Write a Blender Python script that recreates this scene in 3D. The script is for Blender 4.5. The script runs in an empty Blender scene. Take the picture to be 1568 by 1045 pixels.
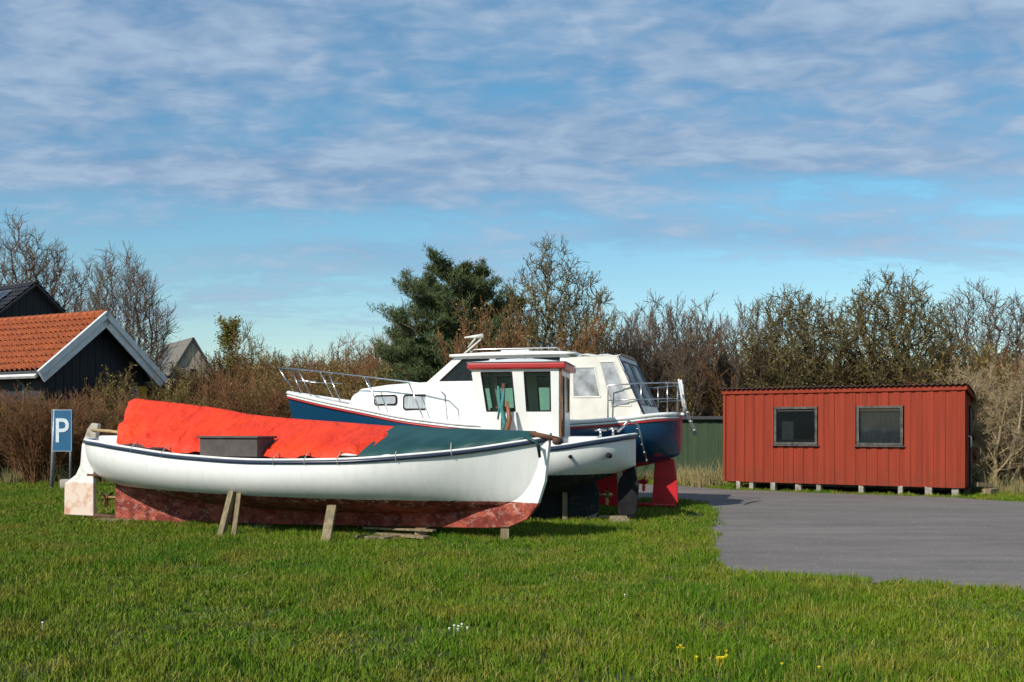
import bpy, bmesh, math, random
import numpy as np
from mathutils import Vector, Matrix, kdtree
R=math.radians
scene=bpy.context.scene
COL=scene.collection

# ------------------------------------------------------------------ materials
def nmat(name):
    m=bpy.data.materials.new(name); m.use_nodes=True
    nt=m.node_tree; b=nt.nodes['Principled BSDF']
    return m,nt,b
def N(nt,t,**kw):
    n=nt.nodes.new(t)
    for k,v in kw.items():
        setattr(n,k,v)
    return n
def mathn(nt,op,a,b=None,c=None,clamp=False):
    n=nt.nodes.new('ShaderNodeMath'); n.operation=op; n.use_clamp=clamp
    for i,v in enumerate([a,b,c]):
        if v is None: continue
        if hasattr(v,'default_value'): nt.links.new(v,n.inputs[i])
        else: n.inputs[i].default_value=v
    return n.outputs[0]
def mixc(nt,f,a,b):
    n=nt.nodes.new('ShaderNodeMix'); n.data_type='RGBA'
    for s,v in ((n.inputs[0],f),(n.inputs[6],a),(n.inputs[7],b)):
        if hasattr(v,'default_value'): nt.links.new(v,s)
        elif isinstance(v,(int,float)): s.default_value=v
        else: s.default_value=(v[0],v[1],v[2],1)
    return n.outputs[2]
def noise(nt,vec,scale,detail=4,rough=.55,dist=0):
    n=nt.nodes.new('ShaderNodeTexNoise'); n.inputs['Scale'].default_value=scale
    n.inputs['Detail'].default_value=detail; n.inputs['Roughness'].default_value=rough
    n.inputs['Distortion'].default_value=dist
    if vec is not None: nt.links.new(vec,n.inputs['Vector'])
    return n.outputs['Fac']
def ramp(nt,f,a,b):
    n=nt.nodes.new('ShaderNodeMapRange'); n.inputs[1].default_value=a; n.inputs[2].default_value=b
    nt.links.new(f,n.inputs[0]); return n.outputs[0]
def mapping(nt,vec,scale=(1,1,1),rot=(0,0,0)):
    n=nt.nodes.new('ShaderNodeMapping'); n.inputs['Scale'].default_value=scale; n.inputs['Rotation'].default_value=rot
    nt.links.new(vec,n.inputs['Vector']); return n.outputs[0]
def bump(nt,b,h,strength=.3,dist=.02):
    n=nt.nodes.new('ShaderNodeBump'); n.inputs['Strength'].default_value=strength; n.inputs['Distance'].default_value=dist
    nt.links.new(h,n.inputs['Height']); nt.links.new(n.outputs[0],b.inputs['Normal'])
def objc(nt): return nt.nodes.new('ShaderNodeTexCoord').outputs['Object']
def pos(nt): return nt.nodes.new('ShaderNodeNewGeometry').outputs['Position']

def simple(name,c,c2=None,scale=4,rough=.6,metal=0,bmp=0,bscale=40,stretch=(1,1,1),detail=5,lo=.35,hi=.65,spec=None):
    m,nt,b=nmat(name)
    b.inputs['Roughness'].default_value=rough; b.inputs['Metallic'].default_value=metal
    if spec is not None: b.inputs['Specular IOR Level'].default_value=spec
    v=mapping(nt,objc(nt),stretch)
    if c2 is None: c2=tuple(x*.75 for x in c)
    f=ramp(nt,noise(nt,v,scale,detail),lo,hi)
    nt.links.new(mixc(nt,f,c,c2),b.inputs['Base Color'])
    if bmp: bump(nt,b,noise(nt,v,bscale,4),bmp,.01)
    return m

M={}
M['white']=simple('white_paint',(.78,.78,.76),(.68,.67,.63),3,.35,stretch=(1,1,.4))
M['whitewood']=simple('white_wood',(.72,.72,.71),(.58,.58,.56),5,.5)
M['navy']=simple('navy_paint',(.012,.02,.045),(.02,.03,.06),4,.3)
M['black']=simple('black_rubber',(.008,.008,.009),(.018,.018,.018),6,.8,spec=.2)
M['redpaint']=simple('red_paint',(.42,.02,.02),(.33,.025,.025),5,.4)
M['steel']=simple('stainless_steel',(.6,.6,.6),(.5,.5,.5),5,.25,1)
M['alu']=simple('white_tube',(.72,.72,.72),None,5,.35)
M['wood']=simple('weathered_wood',(.26,.2,.11),(.13,.1,.055),6,.8,bmp=.5,stretch=(3,3,.6),bscale=20)
M['woodlight']=simple('pine_wood',(.42,.28,.13),(.28,.2,.11),6,.8,bmp=.4,stretch=(.6,3,3),bscale=20)
M['brown']=simple('varnished_wood',(.25,.09,.03),(.15,.06,.025),6,.5)
M['taupe']=simple('grey_brown_box',(.06,.045,.043),(.085,.068,.063),7,.6,bmp=.2)
M['concrete']=simple('concrete',(.38,.34,.29),(.2,.18,.15),7,.9,bmp=.5)
M['cream']=simple('cream_canvas',(.68,.66,.6),(.56,.54,.48),3,.7,bmp=.3,bscale=6)
M['greencanvas']=simple('green_tarpaulin_fabric',(.005,.04,.04),(.01,.058,.055),2,.5,bmp=.5,bscale=5)
M['bronze']=simple('bronze',(.35,.22,.09),None,8,.4,.8)
M['rust']=simple('rusty_iron',(.14,.05,.02),(.06,.03,.02),9,.8,bmp=.3)
M['rope']=simple('turquoise_rope',(.04,.25,.24),(.04,.13,.13),20,.8,bmp=.5)
M['line']=simple('pale_rope',(.5,.46,.38),(.35,.32,.26),20,.8)
M['interior']=simple('dark_interior',(.05,.05,.05),None,5,.8)
M['redhull']=simple('red_antifouling',(.58,.01,.02),(.42,.012,.018),5,.4)
M['blueprint']=simple('sign_blue',(.008,.075,.17),(.012,.095,.2),2,.4)
M['signwhite']=simple('sign_white',(.6,.64,.67),(.45,.52,.57),12,.4)
M['curtain']=simple('curtained_glass',(.42,.44,.46),(.25,.28,.3),9,.15,stretch=(6,1,.4))
M['darkgreen']=simple('green_boards',(.03,.055,.025),(.045,.075,.035),4,.8,stretch=(6,6,.3),bmp=.3)
M['felt']=simple('roof_felt',(.04,.04,.045),(.06,.06,.06),5,.9,bmp=.3)
M['yellow']=simple('yellow_paint',(.7,.4,.02),None,4,.6)
M['render']=simple('pale_render',(.55,.46,.33),(.42,.36,.27),3,.9)
M['greyroof']=simple('grey_fibre_roof',(.19,.175,.15),(.12,.115,.1),4,.9,stretch=(5,1,1))
M['metalgrey']=simple('galvanised_metal',(.33,.33,.34),(.22,.22,.24),8,.5,.4)
M['blackboards']=simple('black_boards',(.012,.013,.018),(.02,.022,.028),4,.7,stretch=(6,6,.3),bmp=.2)

def glass(name,tint=(.3,.4,.38),f=.55):
    m,nt,b=nmat(name)
    b.inputs['Base Color'].default_value=(.015,.02,.02,1); b.inputs['Roughness'].default_value=.06
    t=N(nt,'ShaderNodeBsdfTransparent'); t.inputs[0].default_value=(*tint,1)
    mx=N(nt,'ShaderNodeMixShader'); mx.inputs[0].default_value=f
    out=nt.nodes['Material Output']
    nt.links.new(t.outputs[0],mx.inputs[1]); nt.links.new(b.outputs[0],mx.inputs[2]); nt.links.new(mx.outputs[0],out.inputs[0])
    return m
M['glass']=glass('green_tinted_glass',(.45,.68,.58),.22)
M['glassdark']=glass('dark_window_glass',(.45,.48,.5),.5)
def plastic():
    m,nt,b=nmat('clear_plastic')
    b.inputs['Base Color'].default_value=(.7,.73,.75,1); b.inputs['Roughness'].default_value=.2
    t=N(nt,'ShaderNodeBsdfTransparent'); mx=N(nt,'ShaderNodeMixShader')
    nt.links.new(ramp(nt,noise(nt,objc(nt),3,3),.2,.9),mx.inputs[0])
    nt.links.new(t.outputs[0],mx.inputs[1]); nt.links.new(b.outputs[0],mx.inputs[2]); nt.links.new(mx.outputs[0],nt.nodes['Material Output'].inputs[0])
    return m
M['plastic']=plastic()

def hullmat(name,top,bottom,bottom2,w0,slope,rough=.3,wear=.5):
    m,nt,b=nmat(name)
    v=objc(nt); s=N(nt,'ShaderNodeSeparateXYZ'); nt.links.new(v,s.inputs[0])
    x,z=s.outputs[0],s.outputs[2]
    wl=mathn(nt,'ADD',mathn(nt,'MULTIPLY',x,slope),w0)
    wob=mathn(nt,'MULTIPLY',mathn(nt,'SUBTRACT',noise(nt,v,14,6),.5),.03)
    h=mathn(nt,'SUBTRACT',z,wl); hw=mathn(nt,'ADD',h,wob)
    f=mathn(nt,'MULTIPLY',hw,120,clamp=True)
    dirt=ramp(nt,noise(nt,mapping(nt,v,(5,5,.5)),2.2,6),.45,.8)
    topc=mixc(nt,mathn(nt,'MULTIPLY',dirt,.4),top,tuple(t*.78*k for t,k in zip(top,(1,.97,.88))))
    low=mathn(nt,'MULTIPLY',mathn(nt,'SUBTRACT',.2,h,clamp=True),1.2)
    topc=mixc(nt,mathn(nt,'MULTIPLY',low,dirt),topc,tuple(t*.6 for t in top))
    wv=ramp(nt,noise(nt,mapping(nt,v,(1,1,1.5)),3.2,6,.7),.46,.56)
    sp=ramp(nt,noise(nt,mapping(nt,v,(.7,.7,1.2)),13,5,.75),.55,.61)
    edge=mathn(nt,'MULTIPLY',ramp(nt,h,-.17,-.01),sp)
    botc=mixc(nt,mathn(nt,'MULTIPLY',wv,wear),bottom,bottom2)
    pat=ramp(nt,noise(nt,mapping(nt,v,(1.3,1,1.4)),5.5,5,.8),.54,.6)
    botc=mixc(nt,mathn(nt,'MULTIPLY',pat,wear*.7),botc,tuple(q*.4 for q in bottom))
    botc=mixc(nt,mathn(nt,'MULTIPLY',mathn(nt,'MAXIMUM',edge,mathn(nt,'MULTIPLY',sp,.28)),wear),botc,(.6,.44,.38))
    c=mixc(nt,f,botc,topc)
    nt.links.new(c,b.inputs['Base Color'])
    rr=N(nt,'ShaderNodeMapRange'); nt.links.new(f,rr.inputs[0]); rr.inputs[3].default_value=.88; rr.inputs[4].default_value=rough
    nt.links.new(rr.outputs[0],b.inputs['Roughness'])
    bump(nt,b,noise(nt,v,9,5),.12,.01)
    return m
M['hullA']=hullmat('white_hull_with_worn_red_bottom',(.8,.8,.78),(.17,.022,.013),(.34,.07,.04),.655,-.013,wear=1)
M['hullB']=hullmat('white_hull_black_bottom',(.76,.76,.73),(.009,.01,.012),(.026,.026,.03),.80,-.01,wear=.22)
M['hullC']=hullmat('blue_hull_red_bottom',(.004,.045,.105),(.55,.01,.018),(.45,.02,.02),.88,.01,wear=.08,rough=.2)

def rudmat():
    m,nt,b=nmat('worn_rudder_paint')
    v=objc(nt); s=N(nt,'ShaderNodeSeparateXYZ'); nt.links.new(v,s.inputs[0]); z=s.outputs[2]
    f=ramp(nt,mathn(nt,'ADD',z,mathn(nt,'MULTIPLY',noise(nt,v,9,5),.06)),.66,.69)
    n=ramp(nt,noise(nt,v,4,7,.7),.5,.66)
    low=mixc(nt,n,(.66,.53,.44),(.5,.24,.15)); up=mixc(nt,n,(.74,.73,.7),(.52,.49,.44))
    g=ramp(nt,z,1.38,1.45)
    up=mixc(nt,g,up,mixc(nt,n,(.4,.36,.3),(.2,.15,.1)))
    nt.links.new(mixc(nt,f,low,up),b.inputs['Base Color']); b.inputs['Roughness'].default_value=.75
    bump(nt,b,noise(nt,v,30,5),.3,.01); return m
M['rudderA']=rudmat()

def tarpmat():
    m,nt,b=nmat('orange_tarpaulin_fabric')
    v=objc(nt)
    n=noise(nt,v,1.6,4)
    c=mixc(nt,ramp(nt,n,.35,.65),(.74,.045,.006),(.6,.027,.006))
    nt.links.new(c,b.inputs['Base Color']); b.inputs['Roughness'].default_value=.6; b.inputs['Specular IOR Level'].default_value=.3
    h=mathn(nt,'ADD',noise(nt,mapping(nt,v,(2,1,1)),2.2,5,.5,.9),mathn(nt,'MULTIPLY',noise(nt,v,9,3,.5,1.5),.2))
    bump(nt,b,h,.9,.1); return m
M['tarp']=tarpmat()

def shedmat():
    m,nt,b=nmat('red_painted_boards')
    v=objc(nt)
    c=mixc(nt,ramp(nt,noise(nt,mapping(nt,v,(7,7,.25)),1.6,6),.35,.7),(.28,.036,.014),(.19,.025,.011))
    s=N(nt,'ShaderNodeSeparateXYZ'); nt.links.new(v,s.inputs[0])
    low=mathn(nt,'MULTIPLY',ramp(nt,s.outputs[2],.8,.15),ramp(nt,noise(nt,v,5,6),.35,.7))
    c=mixc(nt,mathn(nt,'MULTIPLY',low,.6),c,(.12,.035,.02))
    nt.links.new(c,b.inputs['Base Color']); b.inputs['Roughness'].default_value=.8; b.inputs['Specular IOR Level'].default_value=.3
    bump(nt,b,noise(nt,mapping(nt,v,(30,30,1.2)),2,4),.35,.01); return m
M['shed']=shedmat()

def tilemat():
    m,nt,b=nmat('orange_clay_tiles')
    v=objc(nt)
    c=mixc(nt,ramp(nt,noise(nt,v,3,6,.7),.35,.65),(.42,.1,.022),(.26,.055,.016))
    c=mixc(nt,ramp(nt,noise(nt,v,8,3),.55,.7),c,(.14,.045,.022))
    nt.links.new(c,b.inputs['Base Color']); b.inputs['Roughness'].default_value=.8; return m
M['tile']=tilemat()

def grassground():
    m,nt,b=nmat('lawn_soil_and_grass')
    v=pos(nt)
    a=ramp(nt,noise(nt,v,.8,6,.6),.35,.65); d=ramp(nt,noise(nt,v,7,5,.7),.3,.7)
    c=mixc(nt,a,(.032,.06,.004),(.055,.074,.008)); c=mixc(nt,mathn(nt,'MULTIPLY',d,.6),c,(.045,.04,.015))
    s=N(nt,'ShaderNodeSeparateXYZ'); nt.links.new(v,s.inputs[0])
    far=ramp(nt,mathn(nt,'ADD',s.outputs[1],mathn(nt,'MULTIPLY',noise(nt,v,.3,3),6)),30,36)
    c=mixc(nt,far,c,mixc(nt,d,(.12,.1,.045),(.09,.06,.035)))
    nt.links.new(c,b.inputs['Base Color']); b.inputs['Roughness'].default_value=.95
    bump(nt,b,noise(nt,v,25,5),.6,.05); return m
M['ground']=grassground()

def blademat():
    m,nt,b=nmat('grass_blades')
    v=pos(nt)
    at=N(nt,'ShaderNodeAttribute',attribute_name='rnd')
    a=ramp(nt,noise(nt,v,.4,5,.6),.38,.62); p=ramp(nt,noise(nt,v,1.1,7,.75),.48,.6)
    c=mixc(nt,a,(.068,.155,.004),(.135,.195,.008))
    c=mixc(nt,mathn(nt,'MULTIPLY',p,.7),c,(.22,.185,.026))
    q=ramp(nt,noise(nt,v,2.0,5,.65),.54,.64)
    c=mixc(nt,mathn(nt,'MULTIPLY',q,.65),c,(.026,.08,.002))
    c=mixc(nt,mathn(nt,'MULTIPLY',ramp(nt,at.outputs['Fac'],.84,.98),.8),c,(.34,.27,.09))
    c=mixc(nt,mathn(nt,'MULTIPLY',ramp(nt,at.outputs['Fac'],.4,0),.6),c,(.022,.08,.002))
    nt.links.new(c,b.inputs['Base Color']); b.inputs['Roughness'].default_value=.65; b.inputs['Specular IOR Level'].default_value=.15
    return m
M['blade']=blademat()

def asphalt():
    m,nt,b=nmat('asphalt')
    v=pos(nt)
    a=ramp(nt,noise(nt,v,.6,6,.65),.3,.7)
    c=mixc(nt,a,(.14,.124,.117),(.185,.165,.153))
    st=ramp(nt,noise(nt,mapping(nt,v,(.14,1.0,1),(0,0,R(18))),1.8,7,.72),.47,.66)
    c=mixc(nt,mathn(nt,'MULTIPLY',st,.5),c,(.27,.24,.215))
    dk=ramp(nt,noise(nt,mapping(nt,v,(.25,1.,1),(0,0,R(24))),1.0,6,.7),.55,.7)
    c=mixc(nt,mathn(nt,'MULTIPLY',dk,.4),c,(.1,.09,.087))
    c=mixc(nt,mathn(nt,'MULTIPLY',ramp(nt,noise(nt,v,38,4,.8),.4,.7),.5),c,(.1,.092,.09))
    sp=ramp(nt,noise(nt,v,18,2,.5),.66,.71)
    c=mixc(nt,sp,c,(.33,.3,.25))
    nt.links.new(c,b.inputs['Base Color']); b.inputs['Roughness'].default_value=.95; b.inputs['Specular IOR Level'].default_value=.15
    bump(nt,b,noise(nt,v,60,4),.6,.012); return m
M['asphalt']=asphalt()

def barkmat(name,c1,c2,c3,sc=1.2,lich=.5):
    m,nt,b=nmat(name)
    v=pos(nt)
    c=mixc(nt,ramp(nt,noise(nt,v,sc,4),.35,.65),c1,c2)
    c=mixc(nt,mathn(nt,'MULTIPLY',ramp(nt,noise(nt,v,7,4),.45,.6),lich),c,c3)
    nt.links.new(c,b.inputs['Base Color']); b.inputs['Roughness'].default_value=.9; b.inputs['Specular IOR Level'].default_value=.15; return m
M['bark']=barkmat('bare_bark',(.14,.11,.08),(.2,.16,.12),(.17,.16,.07))
M['barkred']=barkmat('reddish_twigs',(.19,.085,.042),(.25,.125,.062),(.12,.07,.025),.6)
M['barkbrown']=barkmat('brown_twigs',(.14,.088,.036),(.2,.135,.05),(.1,.1,.025),.6)
M['barkolive']=barkmat('lichen_bark',(.12,.09,.045),(.08,.058,.032),(.19,.165,.05),1.,.5)
M['barkpale']=barkmat('pale_bark',(.36,.27,.17),(.25,.18,.11),(.3,.26,.12),1.5,.5)
M['barkgrey']=barkmat('grey_twigs',(.12,.09,.065),(.16,.12,.09),(.09,.06,.04),.8)
M['lichen']=barkmat('lichen_buds',(.21,.18,.055),(.14,.12,.045),(.28,.24,.09),1,.5)
M['catkin']=barkmat('catkin_buds',(.25,.18,.06),(.17,.14,.05),(.28,.22,.09),1,.5)
M['needle']=barkmat('pine_needles',(.05,.08,.03),(.085,.11,.045),(.14,.15,.065),1.2,.45)
M['ivy']=barkmat('yellow_green_leaves',(.17,.15,.03),(.11,.11,.025),(.24,.2,.05),1.2,.5)
M['reed']=barkmat('dry_grass',(.34,.27,.13),(.24,.2,.09),(.18,.18,.06),1.5,.5)

# ------------------------------------------------------------------ mesh helpers
def empty(name,loc=(0,0,0),rz=0):
    o=bpy.data.objects.new(name,None); COL.objects.link(o); o.location=loc; o.rotation_euler=(0,0,rz); o.empty_display_size=.3
    return o
def mobj(name,verts,faces,mat,parent=None,smooth=False,merge=False,link=True,bevel=0,recalc=True):
    me=bpy.data.meshes.new(name)
    me.from_pydata([tuple(v) for v in verts],[],[tuple(int(i) for i in f) for f in faces])
    if merge or recalc:
        bm=bmesh.new(); bm.from_mesh(me)
        if merge: bmesh.ops.remove_doubles(bm,verts=bm.verts,dist=1e-4)
        bmesh.ops.recalc_face_normals(bm,faces=bm.faces)
        bm.to_mesh(me); bm.free()
    if smooth: me.polygons.foreach_set('use_smooth',[True]*len(me.polygons))
    mats=mat if isinstance(mat,(list,tuple)) else [mat]
    for m in mats: me.materials.append(m)
    o=bpy.data.objects.new(name,me)
    if link: COL.objects.link(o)
    if parent: o.parent=parent
    if bevel:
        md=o.modifiers.new('b','BEVEL'); md.width=bevel; md.segments=2; md.limit_method='ANGLE'
    return o
def boxvf(c,s,rot=None):
    vs=[]
    for dx in(-.5,.5):
        for dy in(-.5,.5):
            for dz in(-.5,.5):
                v=Vector((dx*s[0],dy*s[1],dz*s[2]))
                if rot: v=rot@v
                vs.append(v+Vector(c))
    fs=[(0,1,3,2),(4,6,7,5),(0,4,5,1),(2,3,7,6),(0,2,6,4),(1,5,7,3)]
    return vs,fs
class Acc:
    def __init__(s): s.v=[];s.f=[]
    def add(s,vf):
        n=len(s.v); s.v+=list(vf[0]); s.f+=[tuple(i+n for i in f) for f in vf[1]]; return s
    def box(s,c,sz,rot=None): return s.add(boxvf(c,sz,rot))
    def obj(s,name,mat,parent=None,**k): return mobj(name,s.v,s.f,mat,parent,**k)
def box(name,c,s,mat,parent=None,rot=None,bevel=.006):
    v,f=boxvf(c,s,rot); return mobj(name,v,f,mat,parent,bevel=bevel)
def tubevf(pts,r,k=8,flat=1.0):
    pts=[Vector(p) for p in pts]; vs=[];fs=[]
    n=len(pts)
    rs=r if isinstance(r,(list,tuple)) else [r]*n
    for i,p in enumerate(pts):
        t=(pts[min(i+1,n-1)]-pts[max(i-1,0)])
        t=t.normalized() if t.length>1e-9 else Vector((0,0,1))
        up=Vector((0,0,1)) if abs(t.z)<.95 else Vector((1,0,0))
        a=t.cross(up).normalized(); b=a.cross(t)
        for j in range(k):
            an=2*math.pi*j/k
            vs.append(p+a*math.cos(an)*rs[i]+b*math.sin(an)*rs[i]*flat)
    for i in range(n-1):
        for j in range(k):
            fs.append((i*k+j,i*k+(j+1)%k,(i+1)*k+(j+1)%k,(i+1)*k+j))
    fs.append(tuple(range(k))[::-1]); fs.append(tuple((n-1)*k+j for j in range(k)))
    return vs,fs
def tube(name,pts,r,mat,parent=None,k=8,flat=1.):
    v,f=tubevf(pts,r,k,flat); return mobj(name,v,f,mat,parent,smooth=True)
def tubes(name,lst,mat,parent=None,k=8):
    a=Acc()
    for pts,r in lst: a.add(tubevf(pts,r,k))
    return a.obj(name,mat,parent,smooth=True)
def extr(name,pts,th,mat,parent=None,y=0,bevel=.01):
    n=len(pts)
    vs=[(p[0],y-th/2,p[1]) for p in pts]+[(p[0],y+th/2,p[1]) for p in pts]
    fs=[tuple(range(n)),tuple(range(2*n-1,n-1,-1))]+[(i,(i+1)%n,n+(i+1)%n,n+i) for i in range(n)]
    return mobj(name,vs,fs,mat,parent,bevel=bevel)
def fastmesh(name,V,F,mats,parent=None,smooth=False,link=True,matidx=None,rnd=None):
    V=np.asarray(V,dtype=np.float32); F=np.asarray(F,dtype=np.int32)
    me=bpy.data.meshes.new(name); me.vertices.add(len(V)); me.vertices.foreach_set('co',V.ravel())
    m,k=F.shape
    me.loops.add(m*k); me.loops.foreach_set('vertex_index',F.ravel())
    me.polygons.add(m); me.polygons.foreach_set('loop_start',np.arange(0,m*k,k,dtype=np.int32))
    try: me.polygons.foreach_set('loop_total',np.full(m,k,dtype=np.int32))
    except Exception: pass
    for mm in (mats if isinstance(mats,(list,tuple)) else [mats]): me.materials.append(mm)
    if matidx is not None: me.polygons.foreach_set('material_index',np.asarray(matidx,dtype=np.int32))
    if rnd is not None:
        a=me.attributes.new('rnd','FLOAT','POINT'); a.data.foreach_set('value',np.asarray(rnd,dtype=np.float32))
    me.update(calc_edges=True); me.validate()
    if smooth: me.polygons.foreach_set('use_smooth',np.ones(m,dtype=bool))
    o=bpy.data.objects.new(name,me)
    if link: COL.objects.link(o)
    if parent: o.parent=parent
    return o
def pchip(x,y,xi):
    x=np.asarray(x,float);y=np.asarray(y,float)
    h=np.diff(x);d=np.diff(y)/h;n=len(x);m=np.zeros(n)
    for i in range(1,n-1):
        if d[i-1]*d[i]>0:
            w1=2*h[i]+h[i-1];w2=h[i]+2*h[i-1]; m[i]=(w1+w2)/(w1/d[i-1]+w2/d[i])
    m[0]=d[0];m[-1]=d[-1]
    k=np.clip(np.searchsorted(x,xi)-1,0,n-2); t=(xi-x[k])/h[k]
    return ((2*t**3-3*t**2+1)*y[k]+(t**3-2*t**2+t)*h[k]*m[k]+(-2*t**3+3*t**2)*y[k+1]+(t**3-t**2)*h[k]*m[k+1])

# ------------------------------------------------------------------ boats
class Hull:
    def __init__(s,st,ex=2.4): s.st=np.array(st,float); s.L=s.st[-1,0]; s.ex=ex
    def at(s,x): 
        x=np.clip(np.asarray(x,float),s.st[0,0],s.L)
        return [pchip(s.st[:,0],s.st[:,i],x) for i in range(1,5)]
    def build(s,name,mat,parent,nx=90,nv=26,deckmat=None,drop=.04):
        t=np.linspace(0,1,nx); xs=s.st[0,0]+(s.L-s.st[0,0])*(.35*t+.65*(1-np.cos(np.pi*t))/2)
        b,zs,zr,w=s.at(xs)
        vs=[];fs=[]
        vv=np.linspace(0,1,nv)**1.3
        for sg in(-1,1):
            o=len(vs)
            for i in range(nx):
                for v in vv:
                    f=(1-w[i])*v+w[i]*math.sqrt(max(0,1-(1-v)**s.ex))
                    f*=1+.06*math.sin(math.pi*v)*w[i]
                    vs.append((xs[i],sg*b[i]*f,zr[i]+(zs[i]-zr[i])*v))
            for i in range(nx-1):
                for j in range(nv-1):
                    a=o+i*nv+j; fs.append((a,a+1,a+nv+1,a+nv))
        for j in range(nv-1): fs.append((j,j+1,nx*nv+j+1,nx*nv+j))
        h=mobj(name,vs,fs,mat,parent,smooth=True,merge=True)
        dv=[];df=[]
        for i in range(nx):
            for y in(-1,-.5,0,.5,1): dv.append((xs[i],y*max(b[i]-.02,.001),zs[i]-drop+.04*(1-y*y)*min(1,b[i])))
        for i in range(nx-1):
            for j in range(4): a=i*5+j; df.append((a,a+1,a+6,a+5))
        mobj('deck',dv,df,deckmat or M['white'],parent,smooth=True)
        return h
    def rail(s,name,dz,dy,r,mat,parent,x0=None,x1=None,k=8,flat=1.):
        xa=s.st[0,0] if x0 is None else x0; xb=s.L if x1 is None else x1
        t=np.linspace(0,1,80); xs=xa+(xb-xa)*(.35*t+.65*(1-np.cos(np.pi*t))/2); b,zs,_,_=s.at(xs)
        a=Acc()
        for sg in(-1,1): a.add(tubevf([(x,sg*(bb+dy),z+dz) for x,bb,z in zip(xs,b,zs)],r,k,flat))
        a.obj(name,mat,parent,smooth=True)
def propeller(parent,x,z,rad=.2,mat=None):
    mat=mat or M['bronze']
    a=Acc(); a.add(tubevf([(x-.06,0,z),(x+.5,0,z)],.03,8))
    a.add(tubevf([(x-.09,0,z),(x-.05,0,z),(x+.06,0,z)],[.02,.05,.05],10))
    for k in range(3):
        an=k*2*math.pi/3+.4
        pts=[(.0,.02),(.35,.28),(.75,.34),(1.,.12),(1.,-.05),(.7,-.22),(.3,-.18)]
        vs=[]
        for sd in(-.006,.006):
            for r_,w_ in pts:
                y=w_*rad*.8; rr=r_*rad
                vs.append((x+sd+y*.5,rr*math.cos(an)-y*math.sin(an),z+rr*math.sin(an)+y*math.cos(an)))
        n=len(pts); fs=[tuple(range(n)),tuple(range(2*n-1,n-1,-1))]+[(i,(i+1)%n,n+(i+1)%n,n+i) for i in range(n)]
        a.add((vs,fs))
    a.obj('propeller',mat,parent,smooth=False)

# ---- front boat (bow nearer the camera, resting on a block)
A=empty('wooden_motor_boat',(-7.16,17.2,.0),math.atan2(-.406,.914))
hA=Hull([(0,.06,1.42,.78,.75),(.12,.34,1.415,.75,.8),(.36,.6,1.405,.69,.85),(.8,.86,1.385,.6,.88),(1.65,1.08,1.31,.46,.92),(3.1,1.26,1.19,.35,.94),
 (4.4,1.29,1.145,.32,.94),(5.7,1.16,1.165,.33,.9),(6.7,.86,1.235,.37,.75),(7.4,.52,1.31,.43,.52),(7.9,.27,1.39,.53,.33),(8.18,.13,1.44,.74,.2),(8.31,.055,1.465,1.05,.1),(8.37,.02,1.48,1.42,.1)],ex=2.6)
hA.build('hull',M['hullA'],A)
hA.rail('rub_rail',-.045,.012,.028,M['navy'],A)
hA.rail('gunwale_cap',-.005,-.02,.038,M['white'],A,flat=.5)
extr('keel',[(.45,.03),(2,.04),(7.4,.17),(7.8,.2),(8.08,.32),(8.24,.52),(8.35,.85),(8.43,1.53),(8.32,1.5),(8.24,1.05),(8.1,.78),(7.7,.56),(6.4,.44),(4.4,.42),(2.6,.5),(1.2,.62),(.45,.72)],.09,M['hullA'],A)
extr('rudder',[(.05,1.66),(-.1,1.68),(-.2,1.58),(-.33,1.3),(-.37,.95),(-.47,.78),(-.74,.62),(-.75,.07),(-.06,.07),(-.06,.7),(-.04,1.3)],.08,M['rudderA'],A,bevel=.015)
tubes('rudder_gudgeons',[([(-.2,0,1.15),(.08,0,1.15)],.048),([(-.2,0,.78),(.08,0,.78)],.048),([(-.15,0,.08),(.5,0,.07)],.035)],M['rust'],A)
propeller(A,.2,.4,.17)
tube('tiller',[(-.1,-.03,1.56),(.5,-.2,1.54),(1.25,-.55,1.5)],.025,M['woodlight'],A)
def tarp(name,xr,ridge,edgef,mat,parent,H,nu=110,nv=40,seed=0,lift=.1,slant=0,amp=1.):
    rng=np.random.RandomState(seed)
    xs=np.linspace(xr[0],xr[1],nu); b,zs,_,_=H.at(xs)
    rz=pchip([r[0] for r in ridge],[r[1] for r in ridge],xs)
    vs=[]
    ph=rng.rand(12)*6.28
    for i,x in enumerate(xs):
        for j in range(nv+1):
            v=-1+2*j/nv
            a=abs(v)
            ed=math.exp(-(x-xr[0])/.9)
            xx=x+slant*a*ed
            bb,zz,_,_=H.at([xx]); bb=bb[0]; zz=zz[0]
            e=edgef*bb; ez=zz+lift
            prof=(1-a)**.9*.9+.1*(1-a**3)
            z=ez+(rz[i]-ez)*prof
            y=v*e
            fold=.012*math.sin(x*5+ph[0]+a*2)+.012*math.sin(x*11+ph[1]-a*3)+.009*math.sin(x*19+a*6+ph[2])
            fold+=.018*math.sin(x*2.3+ph[3])*math.sin(a*3.14)
            fold+=.06*ed*math.sin(a*14+ph[6]+x*3)*slant
            z+=fold*a*1.2*amp; y+=fold*.9*np.sign(v)*(a**1.5)*amp
            if a>.93: z-= (a-.93)/.07*.06*(1+.4*math.sin(x*7+ph[4]))
            vs.append((xx,y,z))
    n=nv+1; fs=[(i*n+j,i*n+j+1,(i+1)*n+j+1,(i+1)*n+j) for i in range(nu-1) for j in range(nv)]
    return mobj(name,vs,fs,mat,parent,smooth=True)
tarp('orange_tarpaulin',(.7,6.05),[(.7,2.04),(.85,2.09),(1.2,2.06),(2.8,1.89),(3.2,1.82),(5.2,1.67),(6.05,1.61)],.86,M['tarp'],A,hA,seed=1,lift=.09,slant=.6)
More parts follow.
